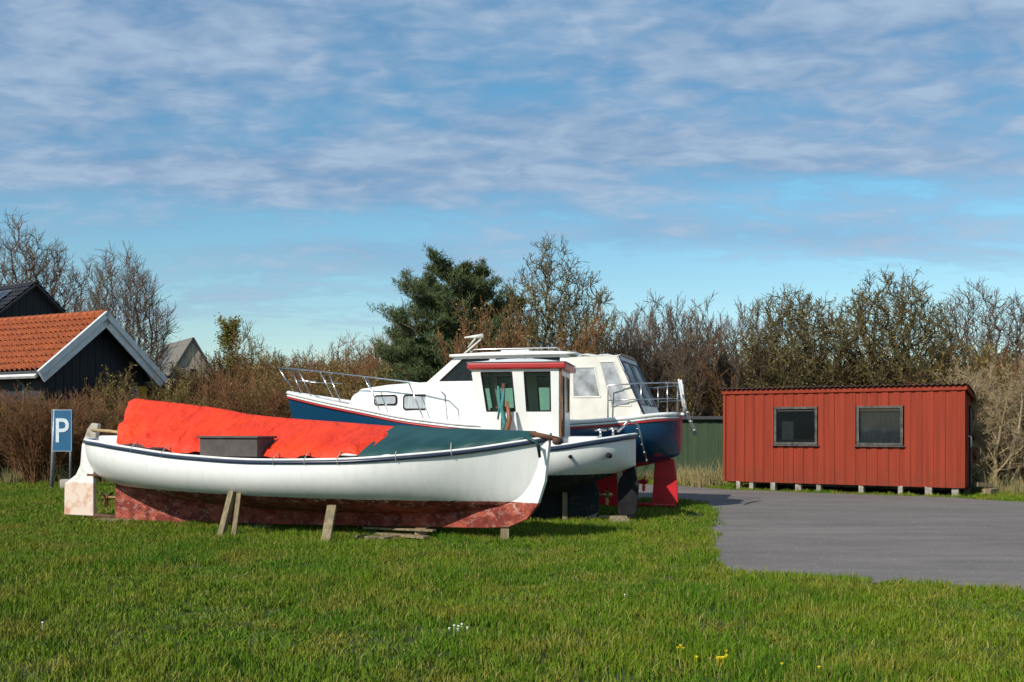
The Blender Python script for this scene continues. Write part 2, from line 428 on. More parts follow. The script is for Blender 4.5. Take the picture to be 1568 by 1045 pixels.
tarp('green_tarpaulin',(5.95,8.2),[(5.95,1.635),(6.6,1.6),(7.6,1.57),(8.2,1.55)],.97,M['greencanvas'],A,hA,seed=4,nu=70,lift=.04,amp=.6)
L=[]
for x_ in(1.9,2.6,4.7,5.2,5.7,6.5,7.2):
    bb,zz,_,_=hA.at([x_]); L.append(([(x_-.05,-.86*bb[0],zz[0]+.1),(x_,-(bb[0]+.02),zz[0]+.0),(x_+.02,-(bb[0]+.035),zz[0]-.07)],.008))
tubes('tarp_lashings',L,M['line'],A,k=5)
a=Acc(); a.box((2.0,0,1.36),(2.4,1.5,.22)); a.obj('engine_casing',M['whitewood'],A,bevel=.03)
a=Acc(); a.box((3.85,-1.03,1.31),(1.05,.4,.27)); a.obj('engine_box',M['taupe'],A,bevel=.01)
box('engine_box_lid',(3.85,-1.03,1.46),(1.11,.46,.03),M['taupe'],A)
tubes('bow_roller',[([(8.15,-.08,1.52),(8.55,-.06,1.44)],.035),([(8.53,-.1,1.41),(8.53,.07,1.41)],.05)],M['rust'],A)
tubes('mooring_line',[([(8.1,-.16,1.47),(8.3,-.2,1.4),(8.33,-.18,1.2),(8.3,-.14,1.36)],.022)],M['greencanvas'],A)

# ---- middle boat with wheelhouse
B=empty('fishing_boat',(2.1,16.9,.03),math.atan2(.174,-.985))
hB=Hull([(0,.05,1.46,.92,.7),(.1,.34,1.45,.88,.8),(.3,.6,1.42,.8,.85),(.7,.85,1.36,.64,.9),(1.3,1.03,1.27,.46,.93),(2.5,1.15,1.2,.33,.95),(4,1.1,1.24,.3,.9),(5.2,.82,1.36,.34,.7),(6,.45,1.5,.5,.5),(6.4,.18,1.58,.8,.3),(6.6,.02,1.62,1.5,.1)])
hB.build('hull',M['hullB'],B)
hB.rail('rub_rail',-.05,.012,.035,M['navy'],B); hB.rail('gunwale_cap',0,-.02,.04,M['white'],B,flat=.5)
extr('keel',[(.7,0),(5.5,.02),(5.9,.15),(6.2,.5),(6.45,1.0),(6.66,1.66),(6.55,1.6),(6.2,.9),(5.6,.5),(4,.36),(2,.42),(1.2,.55),(.72,.72),(.62,.5),(.62,.12)],.11,M['hullB'],B)
extr('rudder',[(.3,.12),(.26,.08),(.04,.08),(-.02,.16),(-.06,.62),(-.02,.72),(.02,.9),(.03,1.1),(.1,1.1),(.12,.9),(.27,.7),(.3,.6)],.05,M['black'],B)
propeller(B,.48,.42,.18)
tube('rudder_skeg',[(.0,0,.05),(.7,0,.04)],.03,M['black'],B)

def holed(name,us,zs_,holes,fn,mat,parent,th=.03,gl=None,inset=.0,bars=None):
    U=sorted(set(us+[h[0] for h in holes]+[h[1] for h in holes])); Z=sorted(set(zs_+[h[2] for h in holes]+[h[3] for h in holes]))
    vs=[fn(u,z) for u in U for z in Z]; nz=len(Z); fs=[]
    for i in range(len(U)-1):
        for j in range(nz-1):
            cu=(U[i]+U[i+1])/2; cz=(Z[j]+Z[j+1])/2
            if any(h[0]<cu<h[1] and h[2]<cz<h[3] for h in holes): continue
            fs.append((i*nz+j,(i+1)*nz+j,(i+1)*nz+j+1,i*nz+j+1))
    o=mobj(name,vs,fs,mat,parent,merge=True)
    md=o.modifiers.new('s','SOLIDIFY'); md.thickness=th; md.offset=0
    if gl:
        gv=[];gf=[]
        fr=Acc()
        for h in holes:
            n=len(gv); gv+=[fn(h[0],h[2]),fn(h[1],h[2]),fn(h[1],h[3]),fn(h[0],h[3])]; gf.append((n,n+1,n+2,n+3))
            c=[Vector(x) for x in gv[n:n+4]]
            for p,q in zip(c,c[1:]+c[:1]): fr.add(tubevf([p,q],.02,6))
        mobj(name+'_glass',gv,gf,gl,parent)
        fr.obj(name+'_window_seals',bars or M['black'],parent)
    return o
x0,x1,hw,zb,zt=1.22,2.44,.72,1.12,2.56
def shx(u,z):
    f=(z-zb)/(zt-zb); return x0+(x1-x0+.25*f)*u
for sg,nm in((1,'wheelhouse_side'),(-1,'wheelhouse_side_far')):
    holed(nm,[0,1],[zb,zt],[(.1,.4,1.84,2.49),(.54,.9,1.84,2.49)],lambda u,z,sg=sg:(shx(u,z),sg*hw,z),M['white'],B,gl=M['glass'])
holed('wheelhouse_front',[0,1],[zb,zt],[(.08,.47,1.84,2.47),(.53,.92,1.84,2.47)],lambda u,z:(shx(1,z),-hw+2*hw*u,z),M['white'],B,gl=M['glass'])
holed('wheelhouse_aft',[0,1],[zb,zt],[(.55,.93,1.3,2.44),(.08,.45,1.84,2.44)],lambda u,z:(x0,-hw+2*hw*u,z),M['white'],B,gl=M['glassdark'],bars=M['brown'])
a=Acc()
a.box((1.93,0,2.595),(1.66,1.6,.11)); a.obj('roof_fascia',M['redpaint'],B,bevel=.03)
rv=[];rf=[]
for i in range(9):
    for j in range(9):
        u=-1+i/4; v=-1+j/4; rv.append((1.93+u*.84,v*.81,2.655+.1*(1-u**2)*(1-v**2)**.6+ .001))
rf=[(i*9+j,i*9+j+1,(i+1)*9+j+1,(i+1)*9+j) for i in range(8) for j in range(8)]
mobj('roof_top',rv,rf,M['white'],B,smooth=True)
box('door_frame_post',(1.21,.66,1.83),(.05,.12,1.44),M['brown'],B)
box('helm_console',(2.2,.1,1.7),(.4,1.0,.4),M['interior'],B); tube('steering_wheel',[(1.95,.25+.17*math.cos(t*.5236),1.95+.17*math.sin(t*.5236)) for t in range(13)],.015,M['black'],B)
box('cabin_coaming',(2.9,0,1.32),(1.0,1.3,.32),M['white'],B,bevel=.05)
box('aft_coaming',(.9,0,1.36),(.6,1.1,.12),M['whitewood'],B,bevel=.03)
tubes('boarding_ladder',[([(.28,.5,1.5),(.1,.52,1.68),(-.05,.5,1.62),(-.2,.42,.98)],.017),([(.28,.2,1.5),(.1,.22,1.68),(-.05,.2,1.62),(-.2,.16,.98)],.017)]+
  [([(-.05-.15*k/4,.49,1.55-.13*k),(-.05-.15*k/4,.19,1.55-.13*k)],.015) for k in range(5)],M['steel'],B,k=6)
tubes('exhaust_pipes',[([(.42,.62,1.12),(.38,.78,1.11)],.045),([(1.0,.9,1.1),(1.0,1.04,1.1)],.03)],M['black'],B)
tubes('stern_cleats',[([(.55,.55,1.42),(.55,.55,1.53)],.02),([(.45,.55,1.53),(.65,.55,1.53)],.018),([(.35,.45,1.44),(.35,.45,1.55)],.02),([(.27,.45,1.55),(.43,.45,1.55)],.018)],M['steel'],B)
tubes('side_post',[([(2.14,.92,1.2),(2.12,.86,2.3)],.03),([(2.1,.78,1.9),(2.25,.86,1.9)],.02)],M['rust'],B)
tubes('rope_bundle',[([(2.1,.93,2.2),(2.14,.95,1.9),(2.08,.96,1.65),(2.15,.95,1.35)],[.015,.035,.045,.02]),([(2.2,.93,2.25),(2.17,.94,1.95),(2.2,.95,1.7)],[.02,.025,.015])],M['rope'],B)
tube('brown_rope',[(2.05,.95,2.0),(2.0,.97,1.7),(2.05,.98,1.5),(2.02,.97,1.3)],[.02,.045,.05,.03],M['brown'],B)

# ---- blue cabin cruiser
C=empty('cabin_cruiser',(3.3,19.5,.03),math.atan2(.291,-.957))
hC=Hull([(0,.3,1.82,1.05,.75),(.08,.62,1.815,1.0,.8),(.3,.92,1.8,.92,.88),(.8,1.18,1.74,.8,.92),(1.8,1.36,1.66,.66,.95),(3.4,1.45,1.6,.5,.95),(5,1.38,1.73,.46,.9),(6.4,1.12,1.96,.5,.75),(7.5,.68,2.14,.66,.5),(8.2,.3,2.26,1.1,.3),(8.5,.1,2.31,1.7,.15),(8.62,.02,2.33,2.2,.1)])
hC.build('hull',M['hullC'],C)
hC.rail('toe_rail',.01,-.02,.05,M['white'],C,flat=.8); hC.rail('red_sheer_stripe',-.10,.006,.022,M['redpaint'],C); hC.rail('white_sheer_line',-.055,.012,.02,M['white'],C)
extr('keel',[(.85,0),(6.6,.03),(7.2,.2),(7.9,.9),(7.7,1.1),(7.0,.75),(5,.5),(3,.55),(1.6,.75),(.95,.9)],.16,M['redhull'],C)
extr('rudder',[(.56,.08),(.5,.03),(.1,.03),(.04,.1),(.07,.6),(.12,.95),(.5,.95),(.52,.6)],.06,M['redhull'],C,bevel=.02)
tube('rudder_heel',[(.1,0,.05),(1.,0,.04)],.04,M['redhull'],C)
propeller(C,.72,.5,.2,M['redhull'])
sts=[(7.0,.35,2.06),(6.85,.5,2.26),(6.6,.62,2.4),(5.9,.86,2.47),(5.2,.98,2.5),(4.4,1.02,2.52)]
tv=[];tf=[]
prof=[(-1,0),(-.97,.72),(-.93,.9),(-.8,.98),(-.3,1.02),(.3,1.02),(.8,.98),(.93,.9),(.97,.72),(1,0)]
for s_,w_,t_ in sts:
    for py,pz in prof: tv.append((s_,py*w_,1.65+(t_-1.65)*pz))
n=len(prof)
tf=[(i*n+j,i*n+j+1,(i+1)*n+j+1,(i+1)*n+j) for i in range(len(sts)-1) for j in range(n-1)]+[tuple(range(n))]
mobj('trunk_cabin',tv,tf,M['white'],C,bevel=.01)
def wy(s_): return float(np.interp(s_,[x[0] for x in sts[::-1]],[x[1] for x in sts[::-1]]))*.985
def rrect(name,sa,sb,za,zb_,r,off,mat,parent,sg=1,th=.02):
    pts=[]
    for cx,cz,a0 in((sb-r,zb_-r,0),(sa+r,zb_-r,90),(sa+r,za+r,180),(sb-r,za+r,270)):
        for k in range(5):
            an=R(a0+k*22.5); pts.append((cx+r*math.cos(an),cz+r*math.sin(an)))
    m_=len(pts); vs=[(p[0],sg*(wy(p[0])+off+th-.03*(p[1]-1.9)),p[1]) for p in pts]+[(p[0],sg*(wy(p[0])+off-.02-.03*(p[1]-1.9)),p[1]) for p in pts]
    fs=[tuple(range(m_)),tuple(range(2*m_-1,m_-1,-1))]+[(i,(i+1)%m_,m_+(i+1)%m_,m_+i) for i in range(m_)]
    return mobj(name,vs,fs,mat,parent)
for sg in(1,-1):
    for sa,sb,za,zb_ in((5.62,6.2,2.02,2.24),(4.82,5.48,1.92,2.24)):
        rrect('cabin_window_frame',sa,sb,za,zb_,.07,0,M['black'],C,sg)
        rrect('cabin_window_pane',sa+.035,sb-.035,za+.035,zb_-.035,.05,.004,M['curtain'],C,sg)
def fC(u,z):
    return 2.0+(2.95-.9*max(0,(z-2.45)/.55)*.75)*u
for sg in(1,-1):
    holed('wheelhouse_side',[0,1],[1.6,2.45,3.0],[(.08,.3,2.35,2.92),(.36,.62,2.35,2.92),(.68,.92,2.5,2.92)],lambda u,z,sg=sg:(fC(u,z),sg*(1.03-.05*(z-1.6)),z),M['white'],C,gl=M['glassdark'])
holed('windscreen',[0,1],[2.45,3.0],[(.05,.34,2.5,2.95),(.37,.63,2.5,2.95),(.66,.95,2.5,2.95)],lambda u,z:(fC(1,z),-.98+1.96*u,z),M['white'],C,gl=M['glassdark'])
rv=[];nn=12
for i in range(nn+1):
    for j in range(nn+1):
        u=-1+2*i/nn; v=-1+2*j/nn; rv.append((3.15+u*1.28,v*1.06,3.0+.08*(1-u**4)*(1-v**4)+.02))
rf=[(i*(nn+1)+j,i*(nn+1)+j+1,(i+1)*(nn+1)+j+1,(i+1)*(nn+1)+j) for i in range(nn) for j in range(nn)]
o=mobj('roof',rv,rf,M['white'],C,smooth=True); md=o.modifiers.new('s','SOLIDIFY'); md.thickness=.05
tubes('roof_rails',[([(4.1,sg*.8,3.05),(4.0,sg*.8,3.13),(2.3,sg*.8,3.13),(2.2,sg*.8,3.05)],.012) for sg in(1,-1)],M['steel'],C)
box('roof_hatch',(3.3,0,3.12),(.6,.6,.05),M['white'],C,bevel=.02)
tubes('folded_mast_light',[([(4.2,.3,3.06),(4.3,.3,3.22),(4.14,.3,3.4)],.02),([(4.38,.3,3.42),(3.98,.3,3.45)],[.015,.045]),([(4.4,.3,3.08),(4.02,.3,3.38)],.018)],M['cream'],C)
def cn(u,z):
    f=(z-1.72)/(2.93-1.72); return .5+.55*f+(2.0-.5-.55*f)*u
for sg in(1,-1):
    holed('canopy_side',[0,1],[1.72,2.93],[(.12,.4,1.98,2.82),(.52,.93,2.15,2.72)],lambda u,z,sg=sg:(cn(u,z),sg*(1.06-.06*(z-1.72)),z),M['cream'],C,gl=M['plastic'],th=.012,bars=M['cream'])
holed('canopy_aft',[0,1],[1.72,2.93],[(.08,.46,2.0,2.84),(.54,.92,2.0,2.84)],lambda u,z:(cn(0,z),-1.03+2.06*u,z),M['cream'],C,gl=M['plastic'],th=.012,bars=M['navy'])
rv=[];nn=10
for i in range(nn+1):
    for j in range(nn+1):
        u=i/nn; v=-1+2*j/nn; rv.append((1.03+u*1.0,v*1.0,2.93+.07*(1-v**4)+.04*u-.03*math.sin(u*9.4)**2))
mobj('canopy_top',rv,[(i*(nn+1)+j,i*(nn+1)+j+1,(i+1)*(nn+1)+j+1,(i+1)*(nn+1)+j) for i in range(nn) for j in range(nn)],M['cream'],C,smooth=True)
tubes('canopy_edge_piping',[([(.5,sg*1.06,1.72),(1.05,sg*.995,2.93)],.022) for sg in(1,-1)],M['navy'],C)
L=[]
for sg in(1,-1):
    top=[(8.85,0,2.88),(8.7,sg*.28,2.87),(8.1,sg*.5,2.82),(7.2,sg*.85,2.72),(6.2,sg*1.12,2.6),(5.2,sg*1.3,2.47),(4.6,sg*1.36,2.38),(4.4,sg*1.37,2.2),(4.35,sg*1.37,1.7)]
    L.append((top,.016))
    for (xa,ya,za) in top[1:6]:
        bb,zz,_,_=hC.at([xa-.35]); L.append(([(xa,ya,za),(xa-.35,sg*(bb[0]-.05),zz[0])],.013))
    L.append(([(8.6,sg*.3,2.6),(7.6,sg*.62,2.55)],.011))
    st=[(1.2,sg*1.2,1.75),(1.2,sg*1.2,2.36),(.6,sg*1.05,2.4),(.15,sg*.75,2.42),(0,sg*.45,2.42)]
    L.append((st,.016)); L.append(([(1.2,sg*1.2,2.08),(.6,sg*1.05,2.1),(.15,sg*.75,2.12),(0,sg*.45,2.12)],.012))
    for x_,y_ in((.6,1.05),(.15,.75),(0,.45)): L.append(([(x_,sg*y_,1.8),(x_,sg*y_,2.42)],.014))
tubes('guard_rails',L,M['steel'],C,k=6)
tubes('stern_ladder',[([(-.02,.42,2.5),(-.1,.42,2.0),(-.32,.42,1.42)],.022),([(-.02,.1,2.5),(-.1,.1,2.0),(-.32,.1,1.42)],.022)]+[([(-.06-.06*k,.42,2.2-.17*k),(-.06-.06*k,.1,2.2-.17*k)],.018) for k in range(5)],M['alu'],C,k=6)

# ------------------------------------------------------------------ props under boats
def prop(parts,mat=None,name='wooden_prop'):
    a=Acc()
    for p,q,w,t in parts:
        p=Vector(p);q=Vector(q); d=(q-p); rot=d.to_track_quat('Z','Y').to_matrix()
        a.box((p+q)/2,(w,t,d.length),rot)
    return a.obj(name,mat or M['wood'],None,bevel=.006)
prop([((-4.2,14.3,-.05),(-4.1,14.6,.66),.09,.09),((-4.02,14.35,-.05),(-4.0,14.6,.63),.07,.05)])
prop([((-2.55,13.55,-.05),(-2.52,13.95,.5),.13,.07)])
prop([((-2.2,14.9,.03),(-1.2,13.95,.06),.12,.04),((-2.05,14.0,.03),(-1.45,14.4,.04),.1,.05),((-2.3,14.5,.02),(-1.75,14.05,.04),.16,.03),((-2.2,14.9,.1),(-1.1,14.1,.14),.09,.03)],M['wood'],'timber_planks')
box('keel_block',(-1.32,14.55,.06),(.16,.5,.17),M['woodlight'])
box('keel_block',(-.1,14.1,.08),(.12,.3,.19),M['wood'])
box('keel_block',(-6.6,16.95,.02),(.9,.3,.07),M['wood'])
box('keel_block',(-3.9,15.75,.03),(.3,.5,.1),M['wood'])
prop([((.9,17.0,0),(.9,17.0,.5),.09,.09)])
prop([((1.8,16.3,0.0),(1.75,16.5,.1),.3,.1)],M['wood'],'timber_planks')
prop([((2.0,18.2,0),(2.0,18.6,.9),.1,.1)])
prop([((-1,19.1,0),(-1,19.4,.8),.1,.1)])
prop([((.3,18.9,0),(.35,19.1,.7),.1,.1)])

# ------------------------------------------------------------------ red shed
S=empty('red_wooden_shed',(5.58,26,0),math.atan2(-.528,.849))
LW,D,Z0,Z1=5.69,2.4,.2,2.5
def boards(name,Lx,z0,z1fn,openings,bw,mat,parent,xf,alt=.016):
    a=Acc(); n=int(Lx/bw); bw=Lx/n
    for i in range(n):
        u0,u1=i*bw+.003,(i+1)*bw-.003; uc=(u0+u1)/2
        top=z1fn(uc); cuts=[(z0,top)]
        for o0,o1,oa,ob in openings:
            if o0<uc<o1: cuts=[(z0,oa),(ob,top)]
        off=-(alt if i%2 else 0)
        for za,zb_ in cuts:
            if zb_-za<.02: continue
            v,f=boxvf((uc,off,(za+zb_)/2),((u1-u0)+(0.02 if i%2 else 0),.022,zb_-za)); a.add(([xf@Vector(p) for p in v],f))
    return a.obj(name,mat,parent)
T=Matrix.Translation
wins=[(.2275*LW,.418*LW,1.17,2.12),(.584*LW,.772*LW,1.17,2.12)]
boards('front_boards',LW,Z0,lambda u:Z1,wins,.125,M['shed'],S,Matrix.Identity(4),alt=.02)
slope=lambda d:Z1+.02-.36*d/D
boards('end_boards',D,Z0,lambda u:slope(u)-.02,[(.9,1.7,Z0,2.1)],.125,M['shed'],S,T((LW,0,0))@Matrix.Rotation(R(90),4,'Z'))
boards('far_end_boards',D,Z0,lambda u:slope(D-u)-.02,[],.125,M['shed'],S,T((0,D,0))@Matrix.Rotation(R(-90),4,'Z'))
boards('back_boards',LW,Z0,lambda u:slope(D)-.02,[],.125,M['shed'],S,T((LW,D,0))@Matrix.Rotation(R(180),4,'Z'))
a=Acc(); a.box((LW/2,D/2,Z0+.03),(LW-.1,D-.1,.05)); a.box((LW/2,D-.1,1.2),(LW-.2,.02,2.0)); a.obj('interior',M['interior'],S)
framem=simple('weathered_black_frame',(.03,.03,.028),(.1,.09,.08),9,.7)
for i,(a0,a1,za,zb_) in enumerate(wins):
    fr=Acc(); cx=(a0+a1)/2; cz=(za+zb_)/2; w=a1-a0; h=zb_-za; t=.06
    for c,s_ in(((cx,-.03,za+t/2),(w,.07,t)),((cx,-.03,zb_-t/2),(w,.07,t)),((a0+t/2,-.03,cz),(t,.07,h-2*t)),((a1-t/2,-.03,cz),(t,.07,h-2*t))): fr.box(c,s_)
    fr.box((cx,-.045,za-.02),(w+.1,.1,.03)); fr.obj('window_frame',framem,S,bevel=.006)
    box('window_inner_frame',(cx,-.012,zb_-.1),(w-.14,.02,.02),M['taupe'],S)
    mobj('window_glass',[(a0+t,-.02,za+t),(a1-t,-.02,za+t),(a1-t,-.02,zb_-t),(a0+t,-.02,zb_-t)],[(0,1,2,3)],M['glassdark'],S)
box('indoor_table',(wins[0][0]+.5,.25,1.2),(1.2,.3,.2),M['taupe'],S)
box('indoor_box',(wins[0][0]+.3,.2,1.5),(.3,.2,.5),M['metalgrey'],S)
box('reflection_panel',(wins[1][0]+.55,.06,1.62),(.98,.01,.86),simple('grey_painted_reflection',(.24,.27,.3),(.11,.13,.15),4,.7,stretch=(8,1,.6)),S)  # pale grey-blue panel behind the second pane, coloured to imitate its reflection
box('fascia',(LW/2,-.055,Z1+.015),(LW+.16,.025,.1),M['shed'],S)
rot=Matrix.Rotation(math.atan2(-.36,D),3,'X')
box('end_fascia',(LW+.09,D/2,(Z1+slope(D))/2+.02),(.025,D+.16,.12),M['shed'],S,rot=rot)
nx,ny=240,4; rv=[]
for i in range(nx+1):
    for j in range(ny+1):
        x=-.14+(LW+.28)*i/nx; y=-.14+(D+.28)*j/ny
        rv.append((x,y,Z1+.095-.36*(y)/D+.02*math.sin(x*2*math.pi/.13)))
o=mobj('corrugated_roof',rv,[(i*(ny+1)+j,i*(ny+1)+j+1,(i+1)*(ny+1)+j+1,(i+1)*(ny+1)+j) for i in range(nx) for j in range(ny)],simple('rusty_roof_sheet',(.1,.045,.035),(.06,.04,.04),3,.8),S,smooth=True)
md=o.modifiers.new('s','SOLIDIFY'); md.thickness=.012
box('corner_board',(LW+.02,-.02,(Z0+Z1)/2-.03),(.07,.07,Z1-Z0-.06),M['shed'],S); box('corner_board',(-.02,-.02,(Z0+Z1)/2-.03),(.07,.07,Z1-Z0-.06),M['shed'],S)
box('door',(LW-.02,1.3,1.13),(.04,.78,1.9),M['metalgrey'],S); 
box('door_frame',(LW+.03,.87,1.15),(.05,.07,1.95),M['black'],S)
tube('door_handle',[(LW+.05,.45,1.4),(LW+.12,.45,1.38),(LW+.12,.45,1.15),(LW+.05,.45,1.12)],.018,M['alu'],S)
a=Acc(); rr=random.Random(4)
for t_ in(.06,.12,.22,.33,.42,.60,.76,.87,.97):
    a.box((t_*LW,.1+rr.uniform(-.04,.04),.09),(rr.uniform(.1,.16),.2,.24)); a.box((t_*LW,D-.2,.07),(.15,.2,.2))
a.obj('concrete_footings',M['concrete'],S,bevel=.01)
box('floor_beam',(LW/2,.12,Z0-.005),(LW-.04,.08,.06),M['interior'],S)
prop([((11.1,23.3,0.1),(11.5,23.7,.1),.2,.12),((11.0,23.6,.25),(11.5,23.9,.22),.1,.1),((10.9,23.9,.0),(11.1,24.1,.7),.12,.03)],M['wood'],'firewood_pile')

G=empty('green_shed',(3.9,31,0),R(-4))
boards('wall_boards',3.4,0.05,lambda u:1.85,[],.15,M['darkgreen'],G,Matrix.Identity(4),alt=.012)
boards('wall_side',2.2,0.05,lambda u:1.85,[],.15,M['darkgreen'],G,T((0,2.2,0))@Matrix.Rotation(R(-90),4,'Z'))
boards('wall_side_right',2.2,0.05,lambda u:1.85,[],.15,M['darkgreen'],G,T((3.4,0,0))@Matrix.Rotation(R(90),4,'Z'))
box('flat_roof',(1.7,1.1,1.9),(3.7,2.5,.1),M['felt'],G)

# ------------------------------------------------------------------ houses
def pantile(name,Lx,Ls,mat,parent,xf,wave=.25,rowh=.36,amp=.05):
    nx=int(Lx/wave*8); rows=int(Ls/rowh)
    V=[];F=[]
    for r_ in range(rows):
        for e,(s0,dz) in enumerate(((r_*rowh,.0),((r_+1.05)*rowh,.06))):
            for i in range(nx+1):
                x=i*Lx/nx; ph=(x/wave)%1
                V.append(xf@Vector((x,min(s0,Ls),dz+amp*math.sin(2*math.pi*ph)+.03)))
        b0=r_*2*(nx+1)
        for i in range(nx): F.append((b0+i,b0+i+1,b0+nx+2+i,b0+nx+1+i))
    return mobj(name,V,F,mat,parent,smooth=True,recalc=False)
def house(name,gl,gr,eave,apex,length,wallmat,roofmat,tiles=True,over=.35,barge=True,panels=False):
    gl=Vector((*gl,0)); gr=Vector((*gr,0)); w=(gr-gl).length
    acr=(gr-gl).normalized(); back=Vector((-acr.y,acr.x,0))
    E=empty(name,tuple((gl+gr)/2),math.atan2(back.y,back.x))
    hwid=w/2; wi=hwid-over
    rise=apex-eave; sl=math.hypot(hwid,rise)
    ze=eave+rise*over/hwid
    bd=Acc()
    n=int(2*wi/.16)
    for i in range(n):
        y=-wi+(i+.5)*2*wi/n; zt_=apex-.08-rise*abs(y)/hwid
        bd.box((over,y,zt_/2),(.03 if i%2 else .05,2*wi/n-.01,zt_))
    bd.box((over+length/2,wi-.02,(ze-.05)/2),(length,.06,ze-.05)); bd.box((over+length/2,-wi+.02,(ze-.05)/2),(length,.06,ze-.05))
    bd.box((over+length-.02,0,(ze)/2),(.05,2*wi,ze))
    bd.obj('walls',wallmat,E)
    ang=math.atan2(rise,hwid)
    for sg in(1,-1):
        ydir=Vector((0,sg*math.cos(ang),-math.sin(ang))); xd=Vector((1,0,0)); nz=Vector((0,sg*math.sin(ang),math.cos(ang)))
        M4=Matrix(((xd.x,ydir.x,nz.x,0),(xd.y,ydir.y,nz.y,0),(xd.z,ydir.z,nz.z,apex),(0,0,0,1)))
        v,f=boxvf((over/2+length/2,sl/2,-.05),(length+over,sl,.08)); mobj('roof_deck',[M4@Vector(p) for p in v],f,M['felt'],E)
        if tiles: pantile('roof_tiles',length+over-.04,sl+.04,roofmat,E,M4@T((.04,0,.0)))
        else:
            v,f=boxvf((over/2+length/2,sl/2,.02),(length+over,sl,.04)); mobj('roof_covering',[M4@Vector(p) for p in v],f,roofmat,E)
        if panels and sg==1:
            pa=Acc(); pf=Acc()
            for i in range(6):
                for j in range(2):
                    x_=.9+i*1.1; y_=.75+j*1.72
                    v,f=boxvf((x_+.5,y_+.8,.17),(1.0,1.6,.03)); pa.add(([M4@Vector(p) for p in v],f))
                    for dx,dy,sx_,sy_ in((.5,-.01,1.06,.03),(.5,1.61,1.06,.03),(-.01,.8,.03,1.58),(1.01,.8,.03,1.58)):
                        v,f=boxvf((x_+dx,y_+dy,.175),(sx_,sy_,.045)); pf.add(([M4@Vector(p) for p in v],f))
            pa.obj('solar_panels',simple('solar_cell_glass',(.006,.007,.014),(.01,.012,.02),3,.25),E); pf.obj('solar_panel_frames',M['metalgrey'],E)
        if barge:
            for dx,th,hh,zz in ((-.03,.05,.26,-.22),(-.06,.11,.2,-.01)):
                v,f=boxvf((dx,sl/2-.0,zz),(th,sl+.12,hh)); mobj('bargeboard',[M4@Vector(p) for p in v],f,M['whitewood'],E,bevel=.005)
            v,f=boxvf((over+length/2-.2,sl+.06,-.1),(length+.3,.12,.12)); mobj('gutter',[M4@Vector(p) for p in v],f,M['whitewood'],E,bevel=.02)
    if tiles:
        rt=Acc()
        for i in range(int((length+over)/.38)): rt.add(tubevf([(i*.38,0,apex+.05),(i*.38+.4,0,apex+.04)],[.12,.09],10))
        rt.obj('ridge_tiles',roofmat,E,smooth=True)
    return E,wi
H1,wi=house('black_house_with_tiled_roof',(-15.2,32.0),(-12.82,36.6),3.38,5.5,7.5,M['blackboards'],M['tile'],over=.5)
box('glazed_door',(.45,-1.35,1.9),(.06,.7,2.1),M['curtain'],H1); box('door_frame',(.43,-1.0,1.9),(.08,.08,2.4),M['whitewood'],H1); box('door_frame',(.43,-1.72,1.9),(.08,.08,2.4),M['whitewood'],H1)
box('yellow_panel',(.42,-1.98,2.0),(.06,.4,2.2),M['yellow'],H1)
tubes('downpipe',[([(1.4,2.5,3.3),(1.4,2.1,3.0),(1.4,2.02,.1)],.05)],M['metalgrey'],H1)
H2,_=house('dark_roofed_house',(-23.1,41),(-18.9,47),4.8,8.0,9,M['blackboards'],simple('black_tiles',(.016,.017,.022),(.03,.03,.036),2,.5),over=.3,barge=False,panels=True)
H3,_=house('grey_roofed_cottage',(-17.3,50.3),(-15.3,51.6),4.2,6.2,6,M['render'],M['greyroof'],tiles=False,over=.12,barge=False)
box('cottage_window',(.09,0,4.3),(.06,.3,.6),M['black'],H3)

# ------------------------------------------------------------------ parking sign
P=empty('parking_sign',(-11.75,26.0,0),R(-14))
box('panel',(0,0,1.52),(.62,.025,1.1),M['blueprint'],P,bevel=.01)
fr=Acc()
for c,s_ in(((0,-.015,2.055),(.6,.012,.008)),((0,-.015,.985),(.6,.012,.008)),((-.295,-.015,1.52),(.008,.012,1.05)),((.295,-.015,1.52),(.008,.012,1.05))): fr.box(c,s_)
fr.obj('panel_border',M['signwhite'],P)
cu=bpy.data.curves.new('letter','FONT'); cu.body='P'; cu.size=.9; cu.extrude=.004; cu.align_x='CENTER'
to=bpy.data.objects.new('letter_p',cu); COL.objects.link(to); to.parent=P; to.location=(0,-.022,1.22); to.rotation_euler=(R(90),0,0); cu.materials.append(M['signwhite']); cu.offset=.006
tube('post',[(-.34,.03,0),(-.24,.03,2.08)],.05,M['metalgrey'],P); tube('post_short',[(.22,.03,.25),(.25,.03,1.6)],.03,M['metalgrey'],P)
box('sign_foot',(.15,.05,.12),(.35,.25,.26),M['concrete'],P,bevel=.03)

# ------------------------------------------------------------------ ground and road
mobj('ground',[(-300,-60,0),(300,-60,0),(300,500,0),(-300,500,0)],[(0,1,2,3)],M['ground'])
road=[(-3,22.8),(2.2,22.2),(3.56,21.6),(3.92,20.3),(3.66,18.3),(3.2,16.6),(2.95,15.2),(2.62,13.6),(2.5,12.6),(2.32,11.7),(2.3,11.1),(2.6,10.85),(3.38,10.45),(4.31,10.0),(5.0,9.55),(8,8.3),(14,6.2),(30,2.5),(60,-4),(60,20),(30,14),(16,18.6),(10.9,21.5),(10.15,22.75),(7.3,24.5),(5.6,25.7),(4.61,27.8),(2.5,28.6),(-3,29)]
def densify(poly,step=.25,j=.035,seed=1):
    r_=random.Random(seed); out=[]
    for p,q in zip(poly,poly[1:]+poly[:1]):
        d=math.hypot(q[0]-p[0],q[1]-p[1]); n=max(1,int(d/step))
        for i in range(n): t=i/n; out.append((p[0]+(q[0]-p[0])*t+r_.uniform(-j,j),p[1]+(q[1]-p[1])*t+r_.uniform(-j,j)))
    return out
rp=densify(road)
